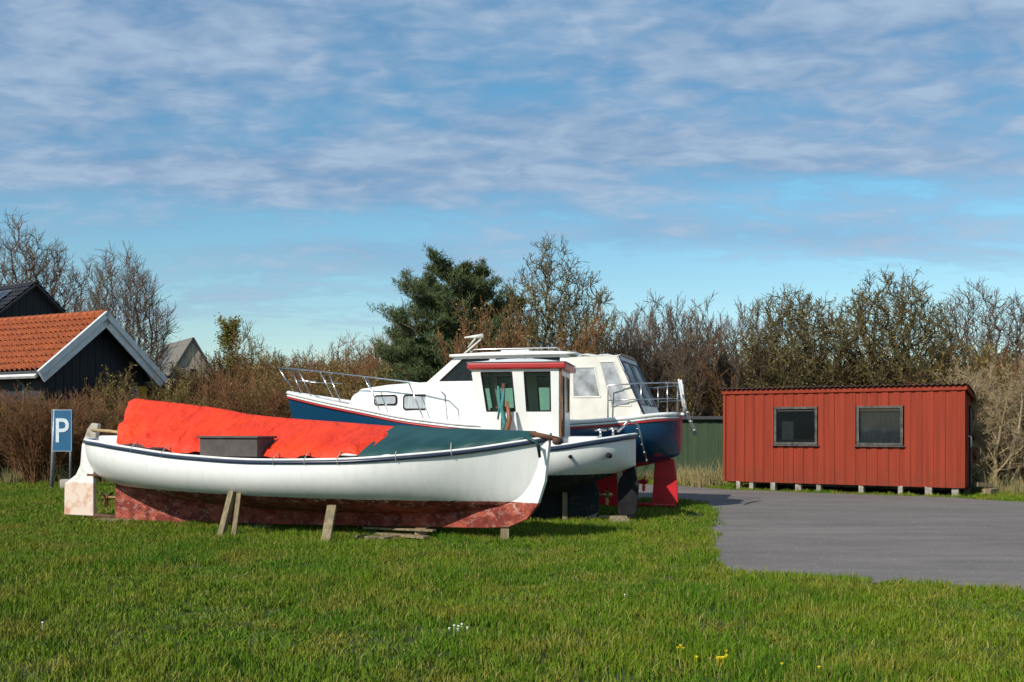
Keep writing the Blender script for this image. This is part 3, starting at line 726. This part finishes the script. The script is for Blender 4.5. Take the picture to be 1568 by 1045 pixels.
mobj('asphalt_road',[(x,y,.004) for x,y in rp],[tuple(range(len(rp)))],M['asphalt'])
def inroad(X,Y,poly=road):
    ins=np.zeros(len(X),bool); n=len(poly); j=n-1
    for i in range(n):
        xi,yi=poly[i]; xj,yj=poly[j]
        c=((yi>Y)!=(yj>Y))&(X<(xj-xi)*(Y-yi)/(yj-yi+1e-12)+xi); ins^=c; j=i
    return ins

# ------------------------------------------------------------------ GN instancer
def instancer(name,pts,scl,variants,tilt=0.0,zr=None):
    c=bpy.data.collections.new(name+'_variants')
    for v in variants:
        if v.name in c.objects: v=v.copy()
        c.objects.link(v)
    me=bpy.data.meshes.new(name); me.vertices.add(len(pts)); me.vertices.foreach_set('co',np.asarray(pts,np.float32).ravel())
    a=me.attributes.new('scl','FLOAT_VECTOR','POINT'); a.data.foreach_set('vector',np.asarray(scl,np.float32).ravel())
    o=bpy.data.objects.new(name,me); COL.objects.link(o)
    g=bpy.data.node_groups.new(name,'GeometryNodeTree')
    g.interface.new_socket('Geometry',in_out='INPUT',socket_type='NodeSocketGeometry'); g.interface.new_socket('Geometry',in_out='OUTPUT',socket_type='NodeSocketGeometry')
    gi=g.nodes.new('NodeGroupInput'); go=g.nodes.new('NodeGroupOutput'); ip=g.nodes.new('GeometryNodeInstanceOnPoints')
    ci=g.nodes.new('GeometryNodeCollectionInfo'); ci.inputs['Collection'].default_value=c; ci.inputs['Separate Children'].default_value=True; ci.inputs['Reset Children'].default_value=True
    rv_=g.nodes.new('FunctionNodeRandomValue'); rv_.data_type='FLOAT_VECTOR'; rv_.inputs[0].default_value=(-tilt,-tilt,0); rv_.inputs[1].default_value=(tilt,tilt,6.283)
    na=g.nodes.new('GeometryNodeInputNamedAttribute'); na.data_type='FLOAT_VECTOR'; na.inputs[0].default_value='scl'
    mp=g.nodes.new('GeometryNodeMeshToPoints')
    g.links.new(gi.outputs[0],mp.inputs[0]); g.links.new(mp.outputs[0],ip.inputs['Points']); g.links.new(ci.outputs[0],ip.inputs['Instance'])
    ip.inputs['Pick Instance'].default_value=True
    g.links.new(rv_.outputs[0],ip.inputs['Rotation']); g.links.new(na.outputs[0],ip.inputs['Scale'])
    g.links.new(ip.outputs[0],go.inputs[0])
    md=o.modifiers.new('inst','NODES'); md.node_group=g
    return o

def blades(seed,n,size,h0,h1,w,lean=.5,mat=None):
    r=np.random.RandomState(seed)
    cl=r.uniform(-size/2,size/2,(max(6,n//16),2)); idx=r.randint(0,len(cl),n)
    p=np.where(r.rand(n,1)<.6,cl[idx]+r.normal(0,.025,(n,2)),r.uniform(-size/2,size/2,(n,2)))
    h=r.uniform(h0,h1,n)*(.6+.8*r.rand(len(cl))[idx]); an=r.rand(n)*6.283; ln=r.rand(n)*lean*h; la=r.rand(n)*6.283
    ww=w*r.uniform(.6,1.2,n)
    dx=np.cos(an)*ww/2; dy=np.sin(an)*ww/2; lx=np.cos(la)*ln; ly=np.sin(la)*ln
    z=np.zeros(n)
    a=np.stack([p[:,0]-dx,p[:,1]-dy,z-.01],1); b=np.stack([p[:,0]+dx,p[:,1]+dy,z-.01],1)
    c=np.stack([p[:,0]+dx*.8+lx*.35,p[:,1]+dy*.8+ly*.35,h*.6],1); d=np.stack([p[:,0]-dx*.8+lx*.35,p[:,1]-dy*.8+ly*.35,h*.6],1)
    e=np.stack([p[:,0]+lx,p[:,1]+ly,h],1); f=e+np.stack([dx*.1,dy*.1,z],1)
    V=np.stack([a,b,c,d,e,f],1).reshape(-1,3); k=np.arange(n)[:,None]*6
    F=np.concatenate([k+[0,1,2,3],k+[3,2,5,4]])
    return V,F,np.repeat(r.rand(n),6)
gvs=[]
for i in range(5):
    V,F,rn=blades(10+i,560,.62,.026,.07,.008,1.0); gvs.append(fastmesh('grass_tuft_patch',V,F,M['blade'],link=False,rnd=rn))
r=np.random.RandomState(5)
def gridpts(x0,x1,y0,y1,st):
    X,Y=np.meshgrid(np.arange(x0,x1,st),np.arange(y0,y1,st)); X=X.ravel()+r.uniform(-st/2,st/2,X.size); Y=Y.ravel()+r.uniform(-st/2,st/2,Y.size); return X,Y
X,Y=gridpts(-14,14,4.5,16,.37); Xf,Yf=gridpts(-24,22,16,30.5,.55)
ss=np.r_[np.ones(len(X)),np.full(len(Xf),1.45)]; X=np.r_[X,Xf];Y=np.r_[Y,Yf]
keep=(np.abs(X)<.62*Y+3)&~inroad(X,Y)
for dx,dy in((.18,0),(-.18,0),(0,.18),(0,-.18)): keep&=~inroad(X+dx,Y+dy)
shl=(X-5.58)*.849+(Y-26)*-.528; shd=(X-5.58)*.528+(Y-26)*.849
keep&=~((shl>-.1)&(shl<5.8)&(shd>-.5)&(shd<2.6))
X,Y,ss=X[keep],Y[keep],ss[keep]; n=len(X)
hh=.75+.6*r.rand(n)+.4*np.sin(X*1.3+np.sin(Y*.9)*2)*np.sin(Y*1.1+X*.4)
instancer('grass',np.stack([X,Y,np.zeros(n)],1),np.stack([ss,ss,hh],1),gvs,tilt=.03)
def edist(p,poly):
    best=9
    for a_,b_ in zip(poly,poly[1:]+poly[:1]):
        ax,ay=a_;bx,by=b_; t=max(0,min(1,((p[0]-ax)*(bx-ax)+(p[1]-ay)*(by-ay))/((bx-ax)**2+(by-ay)**2))); best=min(best,math.hypot(p[0]-ax-t*(bx-ax),p[1]-ay-t*(by-ay)))
    return best
ep=[p for p in densify(road,.12,.07,7) if p[1]<29 and p[0]<14 and p[1]>6 and p[0]>0]
ep=np.array([p for p in ep if edist(p,road)<.15])
evs=[]
for i in range(3):
    V,F,rn=blades(40+i,110,.24,.03,.08,.008); evs.append(fastmesh('edge_tuft',V,F,M['blade'],link=False,rnd=rn))
es=np.random.RandomState(3).uniform(.4,1.3,(len(ep),1))
instancer('road_edge_grass',np.c_[ep,np.zeros(len(ep))],np.repeat(es,3,1),evs)
rvs=[]
for i in range(3):
    V,F,rn=blades(60+i,260,.7,.25,.6,.012,.6); rvs.append(fastmesh('dry_tuft',V,F,M['reed'],link=False,rnd=rn))
X,Y=gridpts(-26,24,28.6,33,.9); k=~inroad(X,Y)&~((X>3.7)&(X<7.5)&(Y>30.7)); X,Y=X[k],Y[k]
X2=np.array([5.0,5.15,5.3,5.5,5.0,11.5,11.9,12.3,12.6,12.0,13,13.4]);Y2=np.array([26.6,27.,26.9,27.3,27.4,24.2,24.0,24.5,23.9,23.4,24,23.5])
X=np.r_[X,X2];Y=np.r_[Y,Y2]; sc_=r.uniform(.4,1.1,len(X))
instancer('dry_grass_verge',np.stack([X,Y,0*X],1),np.stack([sc_,sc_,sc_],1),rvs)

def flower(n,loc,c,kind,rad):
    a=Acc(); rr=random.Random(n)
    m=simple(kind+'_petals',c,c,4,.7)
    for i in range(n):
        x=loc[0]+rr.gauss(0,rad);y=loc[1]+rr.gauss(0,rad*.6);z=rr.uniform(.05,.085); q=.013 if kind!='daisy' else .009
        a.add(tubevf([(x,y,0),(x,y,z)],.002,4))
        vs=[(x+q*math.cos(t*.785),y+q*math.sin(t*.785),z+.004*(t%2)) for t in range(8)]; a.add((vs,[tuple(range(8))]))
        vs=[(x+q*math.cos(t*.785),y-.006,z+q*.6*math.sin(t*.785)) for t in range(8)]; a.add((vs,[tuple(range(8))]))
    a.obj(kind,m)
flower(9,(1.39,6.65),(.75,.55,.01),'dandelion',.07); flower(4,(1.15,6.9),(.75,.55,.01),'dandelion',.2); flower(3,(1.75,6.4),(.75,.55,.01),'dandelion',.12)
flower(7,(-.4,7.65),(.75,.75,.72),'daisy',.05); flower(1,(.9,9.0),(.75,.75,.72),'daisy',.1); flower(1,(-3.8,7.7),(.75,.75,.72),'daisy',.1)

# ------------------------------------------------------------------ trees
def grow(seed,H,r0,stems=1,levels=3,nch=(3,3,3),ratio=(.55,.5,.45),angle=50,wig=.12,up=.06,start=.25,spread=.2,base=.2,minr=.004,nseg=(7,5,4,3)):
    rng=random.Random(seed); S=[]
    def rv(s): return Vector((rng.gauss(0,s),rng.gauss(0,s),rng.gauss(0,s)))
    def br(p,d,L,rad,lev):
        n=nseg[lev]; st=L/n
        for i in range(n):
            d=(d+rv(wig*(1+.3*lev))+Vector((0,0,up))).normalized(); q=p+d*st
            ra=rad*(1-.8*i/n); rb=rad*(1-.8*(i+1)/n)
            S.append((*p,*q,max(ra,minr),max(rb,minr*.7)))
            if lev<levels and (i+1)/n>(start if lev==0 else .12):
                k=nch[lev]
                kk=int(k)+(rng.random()<k-int(k))
                for _ in range(kk):
                    perp=d.cross(rv(1)); 
                    if perp.length<1e-3: continue
                    perp.normalize(); an=R(angle)*rng.uniform(.6,1.3)
                    nd=(d*math.cos(an)+perp*math.sin(an)).normalized()
                    t=rng.random(); pp=p.lerp(q,t)
                    LL=L*ratio[lev]*rng.uniform(.6,1.2)*(1-.45*(i+t)/n)
                    br(pp,nd,LL,max(rb*.6,minr),lev+1)
            p=q
    for s in range(stems):
        a=rng.random()*6.28; b=Vector((math.cos(a),math.sin(a),0))
        lean=spread*rng.uniform(.3,1.2) if stems>1 else spread*.3
        br(b*base*rng.random()*(stems>1),(Vector((0,0,1))+b*lean).normalized(),H*rng.uniform(.75,1.0),r0*rng.uniform(.6,1),0)
    return np.array(S)
def prisms(S,thick=.016):
    P=S[:,0:3];Q=S[:,3:6];ra=S[:,6:7];rb=S[:,7:8]
    t=Q-P; t/=np.linalg.norm(t,axis=1,keepdims=True)+1e-9
    up=np.where(np.abs(t[:,2:3])<.9,np.array([[0,0,1.]]),np.array([[1.,0,0]]))
    a=np.cross(t,up); a/=np.linalg.norm(a,axis=1,keepdims=True)+1e-9; b=np.cross(a,t)
    out_v=[];out_f=[];off=0
    big=(S[:,6]>thick)
    for sel,k in((big,6),(~big,3)):
        p,q,A_,B_,x,y=P[sel],Q[sel],a[sel],b[sel],ra[sel],rb[sel]
        n=len(p)
        if n==0: continue
        ring=[]
        for j in range(k):
            c,s=math.cos(2*math.pi*j/k),math.sin(2*math.pi*j/k); ring.append((p+(A_*c+B_*s)*x,q+(A_*c+B_*s)*y))
        V=np.stack([v for pr in ring for v in pr],1).reshape(-1,3)
        base=np.arange(n)[:,None]*2*k
        F=np.concatenate([base+[2*j,2*((j+1)%k),2*((j+1)%k)+1,2*j+1] for j in range(k)])+off
        out_v.append(V);out_f.append(F);off+=len(V)
    return np.concatenate(out_v),np.concatenate(out_f)
def tufts(pts,n,rad,size,width,seed,flat=1.,up=0):
    r=np.random.RandomState(seed); c=np.repeat(pts,n,0); m=len(c)
    c=c+r.normal(0,rad,(m,3))*[1,1,flat]
    d=r.normal(0,1,(m,3)); d[:,2]+=up; d/=np.linalg.norm(d,axis=1,keepdims=True)
    e=np.cross(d,r.normal(0,1,(m,3))); e/=np.linalg.norm(e,axis=1,keepdims=True)
    s=size*r.uniform(.6,1.3,(m,1)); w=width*r.uniform(.6,1.3,(m,1))
    V=np.stack([c-e*w*.5,c+e*w*.5,c+d*s+e*w*.3,c+d*s-e*w*.3],1).reshape(-1,3)
    return V,np.arange(m*4).reshape(-1,4)
def join(parts):
    V=[];F=[];I=[];o=0
    for k,(v,f) in enumerate(parts):
        V.append(v);F.append(f+o);I.append(np.full(len(f),k));o+=len(v)
    return np.concatenate(V),np.concatenate(F),np.concatenate(I)
def finish(name,loc,S,bark,leaf,leafp,seed,link=True):
    parts=[prisms(S)]; mats=[bark]
    if leaf is not None:
        lp=leafp or {}
        sel=S[S[:,6]<lp.get('rmax',.012)]
        rr=np.random.RandomState(seed); sel=sel[rr.rand(len(sel))<lp.get('frac',.5)]
        parts.append(tufts(sel[:,3:6],lp.get('n',2),lp.get('rad',.04),lp.get('size',.06),lp.get('w',.04),seed,up=lp.get('up',0))); mats.append(leaf)
    V,F,I=join(parts)
    o=fastmesh(name,V,F,mats,link=link,matidx=I)
    if link: o.location=loc
    return o
def tree(name,loc,seed,H,r0,bark,leaf=None,link=True,leafp=None,**kw):
    S=grow(seed,H,r0,**kw)
    zmax=np.percentile(S[:,5],99.7); S[:,[2,5]]*=H/zmax
    return finish(name,loc,S,bark,leaf,leafp,seed,link)
# space-colonisation tree: branches grow toward points filling an uneven crown
def crown_tree(name,loc,seed,H,W,bark,base=1.2,natt=900,step=.22,leaf=None,leafp=None,minr=.008,twig=.42,ntw=3,upb=.35,trunks=1,shape=1.0,gnarl=.5):
    rr=np.random.RandomState(seed); rng=random.Random(seed)
    H_=H-twig*.6; W_=W-twig*.5
    pts=[]; cz=(base+H_)/2; hz=(H_-base)/2
    lob=[(rr.normal(0,1,3)) for _ in range(7)]; lob=[l/np.linalg.norm(l) for l in lob]
    while len(pts)<natt:
        d=rr.normal(0,1,3); d/=np.linalg.norm(d); q=rr.rand()**.42
        env=.78+.3*max(max(float(np.dot(d,l)),0)**6 for l in lob)
        p=d*q*env
        wz=1-.35*shape*max(0,-p[2])
        pts.append((p[0]*W_*wz,p[1]*W_*wz,cz+p[2]*hz))
    att=[Vector(p) for p in pts]
    nodes=[];par=[]
    for t in range(trunks):
        a=rng.random()*6.28; prev=-1; p=Vector((math.cos(a),math.sin(a),0))*.15*(trunks>1)
        k=int(base/step)+1
        for i in range(k+1):
            nodes.append(p.copy()); par.append(prev); prev=len(nodes)-1
            p=p+Vector((rng.gauss(0,.12)+math.cos(a)*.3*(trunks>1),rng.gauss(0,.12)+math.sin(a)*.3*(trunks>1),1)).normalized()*step
    for it in range(90):
        kd=kdtree.KDTree(len(nodes))
        for i,nn_ in enumerate(nodes): kd.insert(nn_,i)
        kd.balance()
        acc={}
        keep_=[]
        for a_ in att:
            co_,i,d=kd.find(a_)
            if d<step*1.25: continue
            keep_.append(a_)
            if d<3.2 or it<8: acc[i]=acc.get(i,Vector((0,0,0)))+(a_-co_)/d
        att=keep_
        if not acc or not att: break
        new=0
        for i,v in acc.items():
            if v.length<1e-4: continue
            d=v.normalized()+Vector((rng.gauss(0,gnarl),rng.gauss(0,gnarl),rng.gauss(0,gnarl*.7)))*.5+Vector((0,0,.06))
            q=nodes[i]+d.normalized()*step
            nodes.append(q); par.append(i); new+=1
        if not new or len(nodes)>4200: break
    n=len(nodes); Pn=np.array([tuple(v) for v in nodes]); par=np.array(par)
    rad=np.zeros(n)
    acc=np.zeros(n)
    for i in range(n-1,-1,-1):
        rad[i]=max(minr,acc[i]**(1/2.2)) if acc[i]>0 else minr
        if par[i]>=0: acc[par[i]]+=rad[i]**2.2
    idx=np.where(par>=0)[0]
    S=np.c_[Pn[par[idx]],Pn[idx],np.minimum(rad[par[idx]],rad[idx]*1.5),rad[idx]]
    thin=idx[rad[idx]<minr*3.2]
    D=Pn[thin]-Pn[par[thin]]; D/=np.linalg.norm(D,axis=1,keepdims=True)+1e-9
    P0=np.repeat(Pn[thin],ntw,0); D0=np.repeat(D,ntw,0); m=len(P0)
    out=Pn[thin].mean(0); o_=P0-out*np.array([1,1,.8]); o_/=np.linalg.norm(o_,axis=1,keepdims=True)+1e-9
    def nrm(v): return v/(np.linalg.norm(v,axis=1,keepdims=True)+1e-9)
    d=nrm(D0*.5+o_*.4+rr.normal(0,.55,(m,3))+[0,0,upb]); Ls=twig*rr.uniform(.35,1.1,(m,1)); segs=[S]
    p=P0
    for k in range(3):
        q=p+d*Ls/3; segs.append(np.c_[p,q,np.full(m,minr*(.95-.2*k)),np.full(m,minr*(.75-.2*k))])
        if k<2:
            d2=nrm(d+rr.normal(0,.7,(m,3))+[0,0,upb*.5]); q2=q+d2*Ls*rr.uniform(.25,.55,(m,1)); segs.append(np.c_[q,q2,np.full(m,minr*.7),np.full(m,minr*.4)])
        d=nrm(d+rr.normal(0,.3,(m,3))+[0,0,upb*.3]); p=q
    S=np.concatenate(segs)
    return finish(name,loc,S,bark,leaf,leafp,seed)
lf=dict(frac=.1,n=1,size=.065,w=.04)
crown_tree('bare_tree',(-24.4,50,0),1,12.6,3.6,M['barkgrey'],base=3,natt=1300,step=.3,minr=.015,twig=.85,upb=.5)
crown_tree('bare_tree',(-14.9,38.5,0),2,9.0,2.5,M['barkgrey'],base=1.6,natt=1500,step=.22,minr=.0105,twig=.75,upb=.6,trunks=4)
crown_tree('bare_tree',(-18.6,44,0),5,7.8,2.2,M['barkgrey'],base=1.6,natt=800,step=.25,minr=.012,twig=.7,upb=.6,trunks=3)
crown_tree('bare_tree',(-11.3,42,0),12,6.5,1.3,M['barkbrown'],base=1.6,natt=420,step=.22,leaf=M['catkin'],leafp=dict(frac=.25,n=1),twig=.6,upb=.7,trunks=3,minr=.01)
tree('ivy_covered_tree',(-12.3,43,0),13,6.4,.09,M['barkbrown'],leaf=M['ivy'],levels=2,nch=(6,4),angle=45,up=.14,ratio=(.22,.4),minr=.009,leafp=dict(frac=.7,n=4,rad=.1,size=.1,w=.045,rmax=.05))
crown_tree('bare_tree',(-5.2,48,0),14,8.7,1.1,M['barkgrey'],base=3,natt=200,step=.28,minr=.013,twig=.7,upb=.6)
crown_tree('bare_tree',(-8.4,52,0),15,6.7,2.6,M['barkred'],base=1,natt=600,step=.3,minr=.014,twig=.8,upb=.5,trunks=4)
crown_tree('bare_tree',(-6.2,50,0),16,7.5,2.0,M['barkred'],base=1,natt=600,step=.3,minr=.014,twig=.8,upb=.5,trunks=4)
crown_tree('lichen_covered_tree',(1.3,31,0),21,7.4,2.1,M['barkolive'],base=1.3,natt=1700,step=.18,leaf=M['lichen'],leafp=lf,twig=.45,gnarl=.8,trunks=2,minr=.011,ntw=3)
crown_tree('lichen_covered_tree',(-.6,32.3,0),26,6.8,1.7,M['barkolive'],base=1.3,natt=1000,step=.19,leaf=M['lichen'],leafp=lf,twig=.45,gnarl=.8,trunks=2,minr=.011)
crown_tree('lichen_covered_tree',(3.0,33.5,0),24,6.0,1.4,M['barkbrown'],base=1.2,natt=600,step=.22,leaf=M['lichen'],leafp=lf,twig=.45,gnarl=.7,minr=.011)
tree('hazel_shrub',(.2,28.5,0),22,5.1,.05,M['barkred'],leaf=M['catkin'],stems=16,spread=.38,base=.6,levels=2,nch=(2.4,2.6),angle=28,up=.07,ratio=(.4,.5),minr=.008,leafp=dict(frac=.2,n=1))
crown_tree('lichen_covered_tree',(9.3,32,0),31,6.6,2.6,M['barkolive'],base=1.2,natt=1900,step=.2,leaf=M['lichen'],leafp=lf,twig=.45,gnarl=.95,trunks=2,minr=.012,upb=.25)
crown_tree('lichen_covered_tree',(12.1,31.5,0),32,6.9,2.6,M['barkolive'],base=1.2,natt=1900,step=.2,leaf=M['lichen'],leafp=lf,twig=.45,gnarl=.95,trunks=2,minr=.012,upb=.25)
crown_tree('bare_tree',(17.0,35,0),33,7.1,2.8,M['barkgrey'],base=1.4,natt=1300,step=.24,minr=.011,twig=.6,upb=.4,trunks=3,gnarl=.7)
crown_tree('bare_tree',(20.6,34,0),34,6.9,2.8,M['barkgrey'],base=1.4,natt=1000,step=.24,minr=.011,twig=.6,upb=.4,trunks=3,gnarl=.7)
tree('pale_stemmed_shrub',(12.0,24.8,0),35,3.3,.075,M['barkpale'],stems=7,spread=.45,base=.5,levels=3,nch=(1.6,2.2,2),angle=40,wig=.16,up=.05,ratio=(.5,.5,.5),minr=.006)
tree('pale_stemmed_shrub',(13.6,25.6,0),36,3.6,.06,M['barkpale'],stems=8,spread=.5,base=.6,levels=3,nch=(1.6,2.2,2),angle=40,wig=.16,up=.05,ratio=(.5,.5,.5),minr=.006)

def pine(name,loc,seed,H,W,nl=40):
    rng=random.Random(seed); S=[];tp=[]
    p=Vector((0,0,0)); tr=[]
    for i in range(12):
        q=Vector((rng.gauss(0,.06)+.03*i,rng.gauss(0,.06),H*.93*(i+1)/12)); S.append((*p,*q,.16*(1-i/12.5)+.01,.16*(1-(i+1)/12.5)+.01)); tr.append((p,q)); p=q
    def limb(p,d,L,r_,lev):
        n=5
        for i in range(n):
            d=(d+Vector((rng.gauss(0,.12),rng.gauss(0,.12),rng.gauss(0,.07)+.03))).normalized(); q=p+d*L/n
            S.append((*p,*q,max(r_*(1-.8*i/n),.007),max(r_*(1-.8*(i+1)/n),.006)))
            if lev<2 and i>0:
                for _ in range(3 if lev==0 else 2):
                    an=rng.choice((-1,1))*R(rng.uniform(25,65)); nd=Matrix.Rotation(an,3,'Z')@d; nd.z+=rng.uniform(-.15,.35)
                    limb(p.lerp(q,rng.random()),nd.normalized(),L*rng.uniform(.28,.45),r_*.5,lev+1)
            if lev>=1 and (i>=3): tp.append((*q,))
            if lev==0 and i>=4: tp.append((*q,))
            p=q
    for k in range(nl):
        h=.16+.8*(k+rng.random())/nl
        a,b=tr[min(11,int(h*12))]; pp=a.lerp(b,(h*12)%1)
        an=k*2.4+rng.uniform(-.4,.4)
        env=W*(.42+.58*math.sin(min(1,(1-h)*1.7+.08)*1.57))*rng.uniform(.55,1.2)
        limb(pp,Vector((math.cos(an),math.sin(an),rng.uniform(.0,.35)+(.35 if h>.85 else 0))).normalized(),env,.05*(1.2-h),0)
    S=np.array(S);tp=np.array(tp)
    V,F,I=join([prisms(S),tufts(tp,10,.06,.13,.019,seed,flat=.7,up=.8)])
    o=fastmesh(name,V,F,[M['bark'],M['needle']],matidx=I); o.location=loc; return o
pine('pine_tree',(-2.0,32,0),3,6.9,2.1,66)
pine('pine_tree',(-3.4,35.5,0),8,4.9,1.9,42)

def bushvars(prefix,mat,seeds,leaf=None,stems=24,spread=.5,**k):
    return [tree(prefix,None,s,2.6,.025,mat,leaf=leaf,link=False,stems=stems,spread=spread,base=.7,levels=2,nch=k.get('nch',(2.4,2.6)),angle=30,up=.05,ratio=(.4,.5),minr=.0055,nseg=(6,4,3),leafp=dict(frac=.2,n=1,size=.05,w=.03)) for s in seeds]
bv_red=bushvars('red_twig_shrub',M['barkred'],(101,102,103))
bv_br=bushvars('brown_twig_shrub',M['barkbrown'],(111,112,113),leaf=M['catkin'])
bv_gr=bushvars('grey_twig_shrub',M['barkgrey'],(121,122))
r=np.random.RandomState(9)
def band(x0,x1,y0,y1,n,hfun,jit=.2):
    X=r.uniform(x0,x1,n);Y=r.uniform(y0,y1,n); h=np.array([hfun(x,y) for x,y in zip(X,Y)])*r.uniform(1-jit,1+jit,n)
    return np.stack([X,Y,0*X],1),h
def sc(h,w=1.): return np.stack([h/2.6*w,h/2.6*w,h/2.6],1)
p,h=band(-22,-9.7,28.3,30.5,46,lambda x,y:2.35 if x<-12.5 else 1.95)
instancer('bramble_hedge',p,sc(h,.85),bv_red+bv_red[:1]+bv_br[:1])
p,h=band(-13,-3,33,37,36,lambda x,y:2.9,.3)
p2,h2=band(-15,-1,38,44,46,lambda x,y:3.3 if x/y<-.27 else 3.9,.28)
instancer('shrub_thicket',np.r_[p,p2],sc(np.r_[h,h2]),bv_red+bv_br)
p,h=band(-2,30,33.5,38,80,lambda x,y:3.7,.25)
p2,h2=band(-14,36,46,54,90,lambda x,y:4.6)
p3,h3=band(-36,-10,56,64,44,lambda x,y:4.6)
instancer('hedgerow',np.r_[p,p2,p3],sc(np.r_[h,h2,h3]),bv_br+bv_gr+bv_red[:1])
p,h=band(3.2,8.3,33,36,28,lambda x,y:5.3,.14)
sv=[tree('sapling',None,s,5.6,.04,M['barkgrey'],link=False,stems=6,spread=.2,base=.6,levels=2,nch=(2.8,2.6),angle=30,up=.08,ratio=(.28,.45),minr=.008) for s in(201,202,203)]
instancer('bare_saplings',p,np.stack([h/5.6]*3,1),sv)
p,h=band(12.5,26,30.5,35,28,lambda x,y:3.7)
instancer('roadside_thicket',p,sc(h),bv_red+bv_br+bv_gr)
p,h=band(11.8,20,25.5,28.5,12,lambda x,y:2.7)
instancer('roadside_bush',p,sc(h),bv_red[:1]+bv_br)
hv=[];nx=60
for i in range(nx+1):
    x=-90+180*i/nx
    for j,(y,z) in enumerate(((66,0),(76,2.6),(100,4.8),(140,5.4),(200,0))): hv.append((x,y,z*(1+.15*math.sin(x*.06+1))*(.8+.2*math.cos(x*.03))))
m,nt,b=nmat('dry_field'); nt.links.new(mixc(nt,noise(nt,pos(nt),.4,6),(.3,.24,.11),(.16,.15,.06)),b.inputs['Base Color']); b.inputs['Roughness'].default_value=.95
mobj('hill',hv,[(i*5+j,(i+1)*5+j,(i+1)*5+j+1,i*5+j+1) for i in range(nx) for j in range(4)],m,smooth=True)

# ------------------------------------------------------------------ sky, sun, camera
sun_az=Vector((-.66,-.75,0)).normalized(); el=R(37)
sd=Vector((sun_az.x*math.cos(el),sun_az.y*math.cos(el),math.sin(el)))
ld=bpy.data.lights.new('sun','SUN'); ld.energy=5.0; ld.angle=R(.5); ld.color=(1,.94,.84)
lo=bpy.data.objects.new('sun',ld); COL.objects.link(lo); lo.rotation_euler=sd.to_track_quat('Z','Y').to_euler(); lo.location=(-20,-30,30)
w=bpy.data.worlds.new('World'); scene.world=w; w.use_nodes=True; nt=w.node_tree
bg=nt.nodes['Background']; bg.inputs[1].default_value=.073
sky=N(nt,'ShaderNodeTexSky'); sky.sky_type='NISHITA'; sky.sun_disc=False; sky.sun_elevation=el; sky.sun_rotation=math.atan2(sd.x,sd.y)%(2*math.pi)
sky.air_density=1.0; sky.dust_density=.3; sky.ozone_density=2.5
tc=N(nt,'ShaderNodeTexCoord'); sp=N(nt,'ShaderNodeSeparateXYZ'); nt.links.new(tc.outputs['Generated'],sp.inputs[0])
z=mathn(nt,'MAXIMUM',sp.outputs[2],0.0); dn=mathn(nt,'ADD',z,.16)
cb=N(nt,'ShaderNodeCombineXYZ'); nt.links.new(mathn(nt,'DIVIDE',sp.outputs[0],dn),cb.inputs[0]); nt.links.new(mathn(nt,'DIVIDE',sp.outputs[1],dn),cb.inputs[1])
uv=cb.outputs[0]
big=noise(nt,mapping(nt,uv,(.45,1.3,1),(0,0,R(6))),1.3,4,.5,.25)
fine=noise(nt,mapping(nt,uv,(1.2,1.9,1),(0,0,R(-10))),2.7,7,.55,.3)
rip=noise(nt,mapping(nt,uv,(2.2,3.0,1),(0,0,R(22))),4.8,4,.5,.5)
tex=mathn(nt,'ADD',mathn(nt,'MULTIPLY',fine,.62),mathn(nt,'MULTIPLY',rip,.38))
elv=ramp(nt,z,.12,.26)
cov=mathn(nt,'ADD',mathn(nt,'MULTIPLY',big,.88),mathn(nt,'MULTIPLY',tex,.7))
cov=mathn(nt,'ADD',cov,mathn(nt,'MULTIPLY',mathn(nt,'SUBTRACT',elv,1.),.2))
cl=mathn(nt,'MULTIPLY',ramp(nt,cov,.58,.83),.93)
sh=ramp(nt,mathn(nt,'ADD',mathn(nt,'MULTIPLY',tex,.78),mathn(nt,'MULTIPLY',big,.22)),.41,.59)
cc=mixc(nt,sh,(2.5,4.2,7.0),(5.3,7.0,9.3))
tint=N(nt,'ShaderNodeMix'); tint.data_type='RGBA'; tint.blend_type='MULTIPLY'; tint.inputs[0].default_value=1; nt.links.new(sky.outputs[0],tint.inputs[6])
nt.links.new(mixc(nt,ramp(nt,z,.08,.34),(1.6,1.75,1.6),(1.05,2.0,2.0)),tint.inputs[7])
nt.links.new(mixc(nt,cl,tint.outputs[2],cc),bg.inputs[0])

cam=bpy.data.cameras.new('camera'); co=bpy.data.objects.new('camera',cam); COL.objects.link(co)
co.location=(0,0,1.6); co.rotation_euler=(R(90),0,0); cam.lens=35; cam.sensor_width=36; cam.shift_y=.0845; cam.clip_end=2000
scene.camera=co
scene.view_settings.view_transform='Standard'; scene.view_settings.look='None'; scene.view_settings.exposure=0
print('done')
